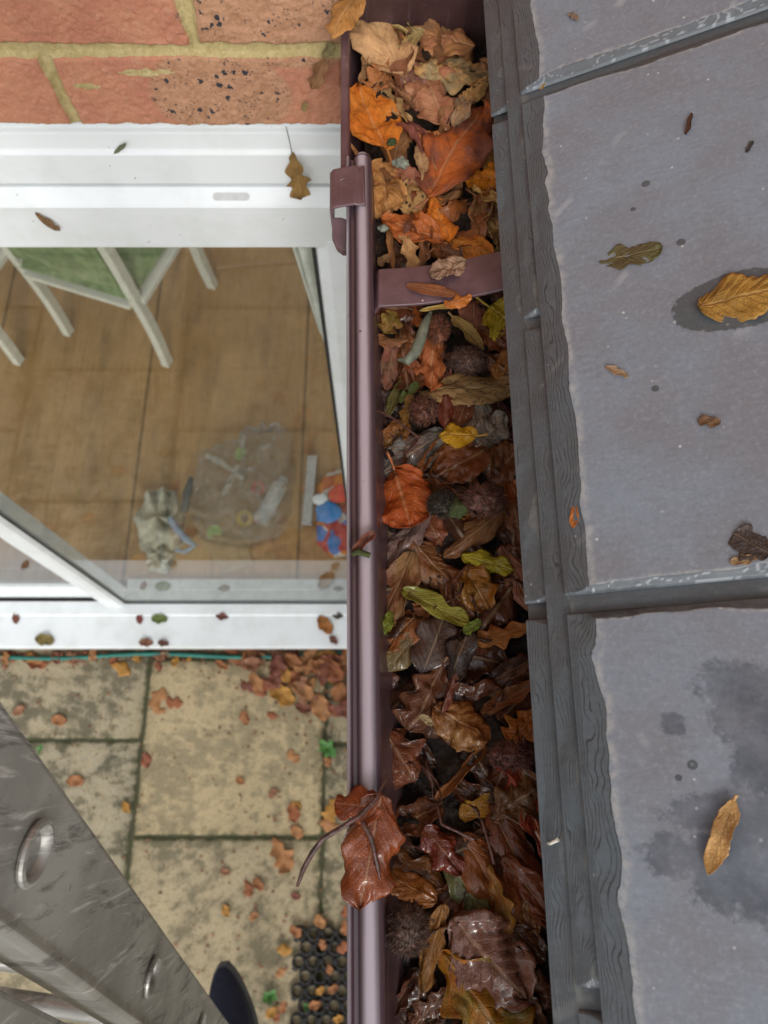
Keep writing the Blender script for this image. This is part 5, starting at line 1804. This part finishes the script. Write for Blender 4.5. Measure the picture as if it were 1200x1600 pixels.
mat0 = at_z(457, 1443, 0)
mb = MB()
pit = .047
x = mat0[0] + .02
rows = 0
for j in range(13):
    for i in range(9):
        cx = mat0[0] + .026 + pit * i + (pit / 2 if j % 2 else 0)
        cy = mat0[1] - .026 - pit * .866 * j
        mb.lathe([(.0150, .001), (.0150, .016), (.0165, .019), (.0195, .019), (.0212, .016), (.0212, .001)], (cx, cy, 0), (0, 0, 1), 18)
        for q in range(3):
            a = math.pi / 3 * q
            ex, ey = cx + pit * math.cos(a), cy - pit * math.sin(a)
            if ex > mat0[0] + 9.6 * pit or cy - pit * math.sin(a) < mat0[1] - .026 - pit * .866 * 12.2:
                continue
            mx, my = (cx + ex) / 2, (cy + ey) / 2
            M = Matrix.Translation((mx, my, 0)) @ Matrix.Rotation(-a, 4, 'Z')
            mb.box((-.005, -.0085, .001), (.005, .0085, .0145), M)
tag(mb.build("rubber_mat", RUBBER, smooth=True, origin=(mat0[0], mat0[1], 0)), "black rubber ring mat on the paving under the gutter", "mat")

# ---------------------------------------------------------------- ladder at the lower left
cdn = Vector(((500 - 600) / FPX, 0, 0)) + Vector((0, ((800 - 1801) / FPX) * CT + ST, ((800 - 1801) / FPX) * ST - CT))
dn = cdn.normalized()
R0 = CAM + ray(48, 1332) * .315
R0 = Vector(R0)
nx = (Vector((1, -.12, 0)) - dn * dn.dot(Vector((1, -.12, 0)))).normalized()
wv = dn.cross(nx).normalized()
if wv.y < 0:
    wv = -wv


def proj(p):
    q = np.array(p) - CAM
    zc = q @ np.array([0, ST, -CT])
    return 600 + FPX * q[0] / zc, 800 - FPX * (q @ np.array([0, CT, ST])) / zc


def offset_for(line):
    """distance along wv from the rung line to an edge seen along the given image line"""
    (xa, ya), (xb, yb) = line
    best = None
    for k in range(-200, 201):
        a = k * .0005
        e = 0
        for t in (.10, .25):
            px, py = proj(R0 + wv * a + dn * t)
            e += abs((px - xa) * (yb - ya) - (py - ya) * (xb - xa))
        if best is None or e < best[0]:
            best = (e, a)
    return best[1]


w_hi = offset_for(((0, 1100), (370, 1600)))
w_lo = offset_for(((0, 1462), (200, 1600)))
SPC = .292
lad = empty("ladder", R0 + dn * 2.4, "scuffed aluminium extension ladder leaning at the lower left", "ladder")
l0 = Vector(lad.location)


def lp(mb, a0, a1, n0, n1, t0=-.9, t1=2.35):
    """box section along the stile: a across the face, n outward"""
    mb.extrude([(a0, n0), (a1, n0), (a1, n1), (a0, n1)], R0 + dn * t0, R0 + dn * t1, wv, nx)


def ladpart(mb, name, mat, bevel=.0018, smooth=False):
    o = mb.build(name, mat, lad, origin=l0, bevel=bevel, smooth=smooth)
    o.location = (0, 0, 0)
    return o


mb = MB()
prof = [(w_hi, -.001), (w_hi, -.024), (w_hi - .003, -.024), (w_hi - .003, -.0042), (w_lo + .003, -.0042), (w_lo + .003, -.024), (w_lo, -.024), (w_lo, .0), (w_lo + .004, .0022), (w_lo + .009, .0), (w_hi - .003, .0)]
mb.extrude(prof, R0 - dn * .9, R0 + dn * 2.35, wv, nx)
ladpart(mb, "stile", ALU, .0012)
mb = MB()
prof2 = [(a - (w_hi - w_lo) - .012, b - .010) for a, b in prof]
mb.extrude(prof2, R0 - dn * .9, R0 + dn * 2.35, wv, nx)
ladpart(mb, "lower_section_stile", ALU, .0012)
mb = MB()
mb.extrude([(a, b - .40) for a, b in prof], R0 - dn * .9, R0 + dn * 2.35, wv, nx)
ladpart(mb, "stile", ALU, .0012)
RUNGIN = simple("rung_inside", (.42, .37, .32), .45, metal=.4, var=.5, nscale=120, dirt=(.07, .05, .04), dirt_amt=.9, dscale=60)
for k in range(-3, 9):
    c = R0 + dn * SPC * k
    mb = MB()
    mb.lathe([(r_ * .79, h_) for r_, h_ in [(.0128, -.42), (.0128, -.004), (.0138, .0002), (.0170, .0008), (.0178, .0022), (.0172, .0036), (.0148, .0041), (.0126, .0030), (.0112, .000), (.0104, -.004), (.0104, -.30)]], c, nx, 40)
    r_ = ladpart(mb, "rung", ALU, 0, True)
    mb = MB()
    mb.lathe([(.00825, -.0030), (.0066, -.0046), (.0001, -.0052)], c, nx, 32)
    o = mb.build("rung_bore", RUNGIN, r_, origin=l0)
    o.location = (0, 0, 0)

# shoe of the person on the ladder, toe on a rung
c = CAM + ray(352, 1560) * 1.36
sh0 = Vector(c)
shoe = empty("shoe", sh0, "navy blue canvas shoe toe at the bottom beside the ladder", "shoe")
vs, fs = [], []
nseg, nr = 22, 24
for i in range(nseg):
    t = i / (nseg - 1)                      # 0 toe .. 1 heel, towards -Y
    y = .052 - .285 * t
    wd = .050 * (math.sin(math.pi * min(1, t * 1.6 + .02) / 2) ** .55) * (1 - .16 * sstep(.3, .6, t) + .02 * t)
    wd *= 1 if t < .96 else .75
    wd = max(wd, .004)
    hh = .038 + .040 * float(sstep(.15, .62, t))
    hh = max(.012, hh * (math.sin(math.pi * min(1, t * 3.2 + .03) / 2) ** .5))
    cx = .010 * math.sin(t * 2.6)
    for k in range(nr):
        a = 2 * math.pi * k / nr
        q = abs(math.cos(a)) ** .75 * (1 if math.cos(a) > 0 else -1)
        vs.append((cx + wd * q, y, hh * .5 + hh * .5 * (abs(math.sin(a)) ** .8) * (1 if math.sin(a) > 0 else -1)))
for i in range(nseg - 1):
    for k in range(nr):
        fs.append((i * nr + k, i * nr + (k + 1) % nr, (i + 1) * nr + (k + 1) % nr, (i + 1) * nr + k))
fs += [tuple(range(nr)), tuple(range((nseg - 1) * nr, nseg * nr))[::-1]]
mb = MB()
mb.add(vs, fs)
mb.build("upper", NAVY, shoe, smooth=True)
mb = MB()
ringp = []
for k in range(nseg):
    t = k / (nseg - 1)
    ringp.append(t)
top = [vs[i * nr][0] * 1.05 for i in range(nseg)]
bot = [vs[i * nr + nr // 2][0] * 1.05 for i in range(nseg)]
ys = [.057 - .295 * i / (nseg - 1) for i in range(nseg)]
outline = [(top[i] * .97, ys[i]) for i in range(nseg)] + [(bot[i] * .97, ys[i]) for i in range(nseg)][::-1]
mb.extrude(outline, (0, 0, -.020), (0, 0, .010), (1, 0, 0), (0, 1, 0))
mb.build("sole", SOLE, shoe, smooth=False)
shoe.rotation_euler = (0, 0, math.radians(9))

# ---------------------------------------------------------------- things indoors, seen through the glass
fl = ZF


def chair(loc_rl, loc_rr, fr, label):
    """cream chair seen from behind: rear legs at the two floor points, front legs fr further on"""
    a, b = Vector(loc_rl), Vector(loc_rr)
    root = empty("dining_chair", (a + b) / 2, label, "chair", "cream chairs with green seats indoors")
    o0 = Vector(root.location)
    ac = (b - a).normalized()
    f = Vector((-ac.y, ac.x, 0))
    if f.y < 0:
        f = -f
    Wd = (b - a).length

    def P3(s, dpt, h):
        return a + ac * (s * Wd) + f * dpt + Vector((0, 0, h)) - o0

    def bar(mb, pts, w_, d_):
        for p, q in zip(pts[:-1], pts[1:]):
            t = (q - p).normalized()
            s = t.cross(f).normalized()
            if s.length < .1:
                s = ac
            u = s.cross(t).normalized()
            vs = [p + s * x * w_ + u * y * d_ for x, y in ((-1, -1), (1, -1), (1, 1), (-1, 1))] + [q + s * x * w_ + u * y * d_ for x, y in ((-1, -1), (1, -1), (1, 1), (-1, 1))]
            mb.add(vs, [(0, 1, 2, 3), (7, 6, 5, 4), (0, 4, 5, 1), (1, 5, 6, 2), (2, 6, 7, 3), (3, 7, 4, 0)])
    for s in (0, 1):
        mb = MB()
        pts = [P3(s, (.010 * math.sin(math.pi * min(1, k / 6))) - .03 * max(0, (k - 6) / 6) ** 1.5, .92 * k / 12) for k in range(13)]
        bar(mb, pts, .016, .020)
        mb.build("rear_leg", CHAIRW, root, bevel=.003)
        mb = MB()
        pts = [P3(s + (.04 if s else -.04), fr + .03 * (1 - k / 5) ** 2, .44 * k / 5) for k in range(6)]
        bar(mb, pts, .019, .019)
        mb.build("front_leg", CHAIRW, root, bevel=.003)
    mb = MB()
    bar(mb, [P3(0.03, 0, .40), P3(.97, 0, .40)], .010, .03)
    bar(mb, [P3(-.03, fr, .40), P3(1.03, fr, .40)], .010, .03)
    bar(mb, [P3(0, .01, .40), P3(-.04, fr - .01, .40)], .010, .03)
    bar(mb, [P3(1, .01, .40), P3(1.04, fr - .01, .40)], .010, .03)
    mb.build("seat_rail", CHAIRW, root)
    mb = MB()
    n = 10
    g = []
    for i in range(n + 1):
        for j in range(n + 1):
            s, d_ = i / n, j / n
            e = min(s, 1 - s, d_, 1 - d_)
            wf = 1 + .08 * d_
            g.append(P3(.5 + (s - .5) * 1.02 * wf, -.02 + (fr + .06) * d_, .435 + .045 * min(1, e * 5) ** .5))
    fs = [(i * (n + 1) + j, (i + 1) * (n + 1) + j, (i + 1) * (n + 1) + j + 1, i * (n + 1) + j + 1) for i in range(n) for j in range(n)]
    mb.add(g, fs)
    mb.build("seat", GREENF, root, smooth=True)
    mb = MB()
    gb = []
    for i in range(n + 1):
        for j in range(n + 1):
            s, h_ = i / n, j / n
            hh = .50 + .42 * h_
            dpt = -.03 * max(0, (hh / .92 * 12 - 6) / 6) ** 1.5
            gb.append(P3(.05 + .9 * s, dpt - .022 - .012 * math.sin(math.pi * s), hh))
    for i in range(n + 1):
        for j in range(n + 1):
            s, h_ = i / n, j / n
            hh = .50 + .42 * h_
            dpt = -.03 * max(0, (hh / .92 * 12 - 6) / 6) ** 1.5
            gb.append(P3(.05 + .9 * s, dpt + .022, hh))
    q0 = (n + 1) ** 2
    fs2 = fs + [tuple(x + q0 for x in f_[::-1]) for f_ in fs]
    for i in range(n):
        for e0, e1 in ((i * (n + 1), (i + 1) * (n + 1)), (i * (n + 1) + n, (i + 1) * (n + 1) + n), (i, i + 1), (n * (n + 1) + i, n * (n + 1) + i + 1)):
            fs2.append((e0, e1, e1 + q0, e0 + q0))
    mb.add(gb, fs2)
    mb.build("backrest", GREENF, root, smooth=True)
    return root


A = at_z(108, 520, fl)
B = at_z(262, 568, fl)
ch = chair(A, B, .38, "cream chair with mossy green seat behind the glass, right one of two")
c2 = chair(at_z(30, 565, fl) - (B - A) * 1.0, at_z(30, 565, fl), .38, "cream chair at the left edge of the photo behind the glass")

# curtain
mb = MB()
cv, cf = [], []
n = 26
pT0, pT1 = at_y(452, 372, .70), at_y(530, 372, .70)
pB0, pB1 = at_y(500, 522, .70), at_y(540, 560, .70)
for i in range(n + 1):
    t = i / n
    for j in range(9):
        s = j / 8
        p = (pT0 + (pT1 - pT0) * t) * (1 - s) + (pB0 + (pB1 - pB0) * t) * s
        cv.append((p[0], p[1] + .012 * math.sin(t * 19) * (1 - .4 * s), p[2]))
for i in range(n):
    for j in range(8):
        cf.append((i * 9 + j, (i + 1) * 9 + j, (i + 1) * 9 + j + 1, i * 9 + j + 1))
me = mesh("curtain", cv, cf)
o = link("curtain", me, simple("white_curtain_cloth", (.66, .64, .58), .9), smooth=True)
md = o.modifiers.new("solid", 'SOLIDIFY')
md.thickness = .003
tag(o, "white curtain edge hanging behind the glass beside the right frame", "curtain")


def crumple_sheet(outline_px, z0, hgt, name, mat, label, cat, seed, alpha=.35, n=36, transparent=False, thick=.002):
    """a crumpled bag or cloth standing on the floor: a closed lumpy body over the outline seen on the floor"""
    pts = [at_z(x, y, z0) for x, y in outline_px]
    c = np.mean(pts, 0)
    m = len(pts)
    vs, fs = [], []
    rings = 30 if transparent else 12
    N = 110 if transparent else 48
    for r_ in range(rings + 1):
        t = r_ / rings
        rad = math.cos(t * math.pi / 2) ** .55 if t < 1 else 0
        for k in range(N):
            q = k / N * m
            i0 = int(q) % m
            p = pts[i0] + (pts[(i0 + 1) % m] - pts[i0]) * (q - int(q))
            ang = k / N
            wob = 1 + alpha * float(fbm(math.cos(ang * 6.283) * 2.2 + seed, math.sin(ang * 6.283) * 2.2 + t * 3, seed, 4))
            x = c[0] + (p[0] - c[0]) * rad * (1 + (wob - 1) * t)
            y = c[1] + (p[1] - c[1]) * rad * (1 + (wob - 1) * t)
            z = z0 + .002 + hgt * math.sin(t * math.pi / 2) * wob * (1 + .3 * float(fbm(x * 14, y * 14, seed + 4, 4)))
            if transparent:
                rd = 1 - abs(float(fbm(x * 17 + seed, y * 17, seed + 8, 3))) * 2.2
                z += .055 * math.sin(t * math.pi / 2) * rd + .03 * math.sin(t * math.pi / 2) * (1 - 2.2 * abs(float(fbm(x * 38, y * 38 + seed, seed + 6, 2))))
                x += .018 * float(fbm(y * 30, z * 30, seed + 2, 2))
            vs.append((x, y, z))
    for r_ in range(rings):
        for k in range(N):
            fs.append((r_ * N + k, r_ * N + (k + 1) % N, (r_ + 1) * N + (k + 1) % N, (r_ + 1) * N + k))
    mb = MB()
    mb.add(vs, fs)
    o = mb.build(name, mat, smooth=True, origin=(c[0], c[1], z0), angle=22 if transparent else 75)
    tag(o, label, cat)
    return o


crumple_sheet([(300, 800), (318, 715), (375, 690), (420, 672), (452, 675), (462, 740), (455, 800), (430, 845), (380, 860), (320, 850)], fl, .10, "plastic_bag", FILM, "clear crumpled plastic bag of small things indoors by the glass", "bag", 3, .5, transparent=True)


def fpt(px, py, h=0.0):
    return Vector(at_z(px, py, fl + h))


# contents and neighbours of the bag
root = empty("bottle", fpt(425, 785, .02), "white plastic bottle inside the clear bag", "bottle")
p0, p1 = fpt(406, 816, .03), fpt(444, 748, .03)
mb = MB()
ax = (p1 - p0)
ln = ax.length
mb.lathe([(.001, 0), (.026, 0), (.029, .006), (.029, ln * .80), (.026, ln * .86), (.016, ln * .90)], p0, ax, 28)
mb.build("body", WHITEP, root, smooth=True, origin=root.location, angle=60).location = (0, 0, 0)
mb = MB()
mb.lathe([(.017, ln * .895), (.017, ln), (.015, ln * 1.01), (.001, ln * 1.01)], p0, ax, 24)
mb.build("cap", simple("pale_grey_cap", (.5, .52, .52), .4), root, smooth=True, origin=root.location, angle=60).location = (0, 0, 0)


def disc_toy(px, py, r_, mat, nm, lb, cat, ring=False, h=.02):
    mb = MB()
    c = fpt(px, py, h)
    if ring:
        mb.lathe([(r_ * .5, 0), (r_ * .5, .012), (r_ * .62, .017), (r_ * .88, .017), (r_, .012), (r_, 0), (r_ * .5, 0)], c, (.2, -.2, 1), 28)
    else:
        mb.lathe([(.0005, .013), (r_ * .8, .013), (r_, .010), (r_, 0), (.0005, 0)], c, (.1, -.2, 1), 28)
    tag(mb.build(nm, mat, smooth=True, origin=c, angle=50), lb, cat)


disc_toy(403, 763, .026, REDP, "toy_ring", "red plastic ring in the clear bag", "ring", True)
disc_toy(382, 810, .030, YELP, "toy_ring", "yellow plastic ring in the clear bag", "ring", True)
disc_toy(335, 832, .027, LIME, "play_counter", "lime green round counter in front of the clear bag", "counter")
mb = MB()
pa, pb = fpt(375, 716, .03), fpt(380, 684, .03)
root = empty("glue_tube", pa, "small tube with lime green cap in the clear bag", "tube")
mb.lathe([(.0005, 0), (.017, 0), (.018, .005), (.018, (pb - pa).length * .4), (.0005, (pb - pa).length * .4)], pa, pb - pa, 20)
mb.build("cap", LIME, root, smooth=True, origin=pa, angle=50).location = (0, 0, 0)
mb = MB()
mb.lathe([(.009, (pb - pa).length * .405), (.008, (pb - pa).length * 1.1), (.0005, (pb - pa).length * 1.12)], pa, pb - pa, 20)
mb.build("nozzle", WHITEP, root, smooth=True, origin=pa, angle=50).location = (0, 0, 0)
for nm, pp, rr, mt, lb in (("rolled_paper", ((322, 712), (345, 722), (380, 748)), .010, CHAIRW, "cream paper roll inside the clear bag"),
                           ("paper_strip", ((352, 770), (362, 748), (372, 728)), .011, CHAIRW, "crumpled cream paper strip inside the clear bag"),
                           ("paper_strip", ((298, 796), (322, 806), (345, 808)), .012, CARD, "tan paper strip at the left of the clear bag"),
                           ("paper_strip", ((306, 815), (330, 838), (370, 846), (406, 842)), .012, CARD, "curved brown paper strip in front of the clear bag")):
    mb = MB()
    mb.tube([fpt(x, y, .02) for x, y in pp], [rr * 1.2] + [rr] * (len(pp) - 2) + [rr * .9], 9)
    tag(mb.build(nm, mt, smooth=True, origin=fpt(*pp[0], .02)), lb, "paper")
# folded card in front
c4 = [fpt(312, 846), fpt(378, 838), fpt(398, 884), fpt(352, 898)]
mb = MB()
mb.add([c + Vector((0, 0, .003)) for c in c4] + [c + Vector((0, 0, .007)) for c in c4], [(3, 2, 1, 0), (4, 5, 6, 7), (0, 1, 5, 4), (1, 2, 6, 5), (2, 3, 7, 6), (3, 0, 4, 7)])
tag(mb.build("cardboard_sheet", CARD, origin=c4[0]), "flat brown cardboard piece against the inside of the glass", "cardboard")
# cloth pouch with blue strap at the left
crumple_sheet([(215, 820), (228, 785), (250, 765), (276, 770), (290, 810), (288, 850), (262, 872), (225, 862)], fl, .07, "cloth_pouch", FADED, "crumpled cream and grey cloth pouch on the indoor floor", "pouch", 7, .8)
crumple_sheet([(236, 850), (262, 845), (275, 868), (262, 898), (232, 892)], fl, .05, "cloth_pouch", FADED, "smaller crumpled cream cloth in front of the pouch", "cloth", 12, .8)
mb = MB()
mb.tube([fpt(299, 746, .10), fpt(293, 770, .10), fpt(288, 800, .09)], [.008, .018, .014], 10)
tag(mb.build("dark_strap", DARKF, smooth=True, origin=fpt(293, 770, .1)), "dark grey upright strap on the cloth pouch", "strap")
mb = MB()
pp = [fpt(266, 810, .09), fpt(276, 826, .095), fpt(290, 842, .09), fpt(304, 852, .07), fpt(290, 862, .06), fpt(274, 860, .06)]
mb.tube(pp, [.013, .013, .013, .011, .009, .007], 10)
tag(mb.build("blue_strap", SLATEBLUE, smooth=True, origin=pp[0]), "blue grey bent strap lying on the cloth pouch", "strap")
# bright packet by the right frame
crumple_sheet([(494, 760), (520, 735), (560, 735), (575, 800), (560, 868), (520, 872), (495, 850)], fl, .05, "toy_packet", ORANGE, "orange and red printed plastic packet by the right frame", "packet", 17, .3)
for px, py, rw, mt, nm, lb in ((512, 800, .045, BLUEP, "blue_card", "blue card patch on the orange packet"), (530, 772, .040, REDP, "red_card", "red card patch on the orange packet"), (500, 780, .026, WHITEP, "white_ball", "white ball on the orange packet")):
    bm = bmesh.new()
    bmesh.ops.create_icosphere(bm, subdivisions=3, radius=rw)
    for v in bm.verts:
        q = 1 + .3 * float(fbm(v.co.x * 40, v.co.y * 40 + v.co.z * 20, int(px), 3))
        v.co = Vector((v.co.x * q, v.co.y * q * .9, v.co.z * .28))
    me = bpy.data.meshes.new(nm)
    bm.to_mesh(me)
    bm.free()
    o = link(nm, me, mt, smooth=True)
    o.location = fpt(px, py, .075)
    tag(o, lb, "toy")
mb = MB()
pa, pb = fpt(489, 716, .02), fpt(480, 822, .02)
tx = Vector((.018, 0, 0))
mb.add([pa - tx, pa + tx, pb + tx, pb - tx] + [v + Vector((0, 0, .03)) for v in (pa - tx, pa + tx, pb + tx, pb - tx)], [(3, 2, 1, 0), (4, 5, 6, 7), (0, 1, 5, 4), (1, 2, 6, 5), (2, 3, 7, 6), (3, 0, 4, 7)])
tag(mb.build("plastic_strip", simple("dull_clear_plastic", (.36, .35, .34), .3), origin=pa, bevel=.003), "dull grey plastic strip left of the orange packet", "strip")
print("objects", len(bpy.data.objects))
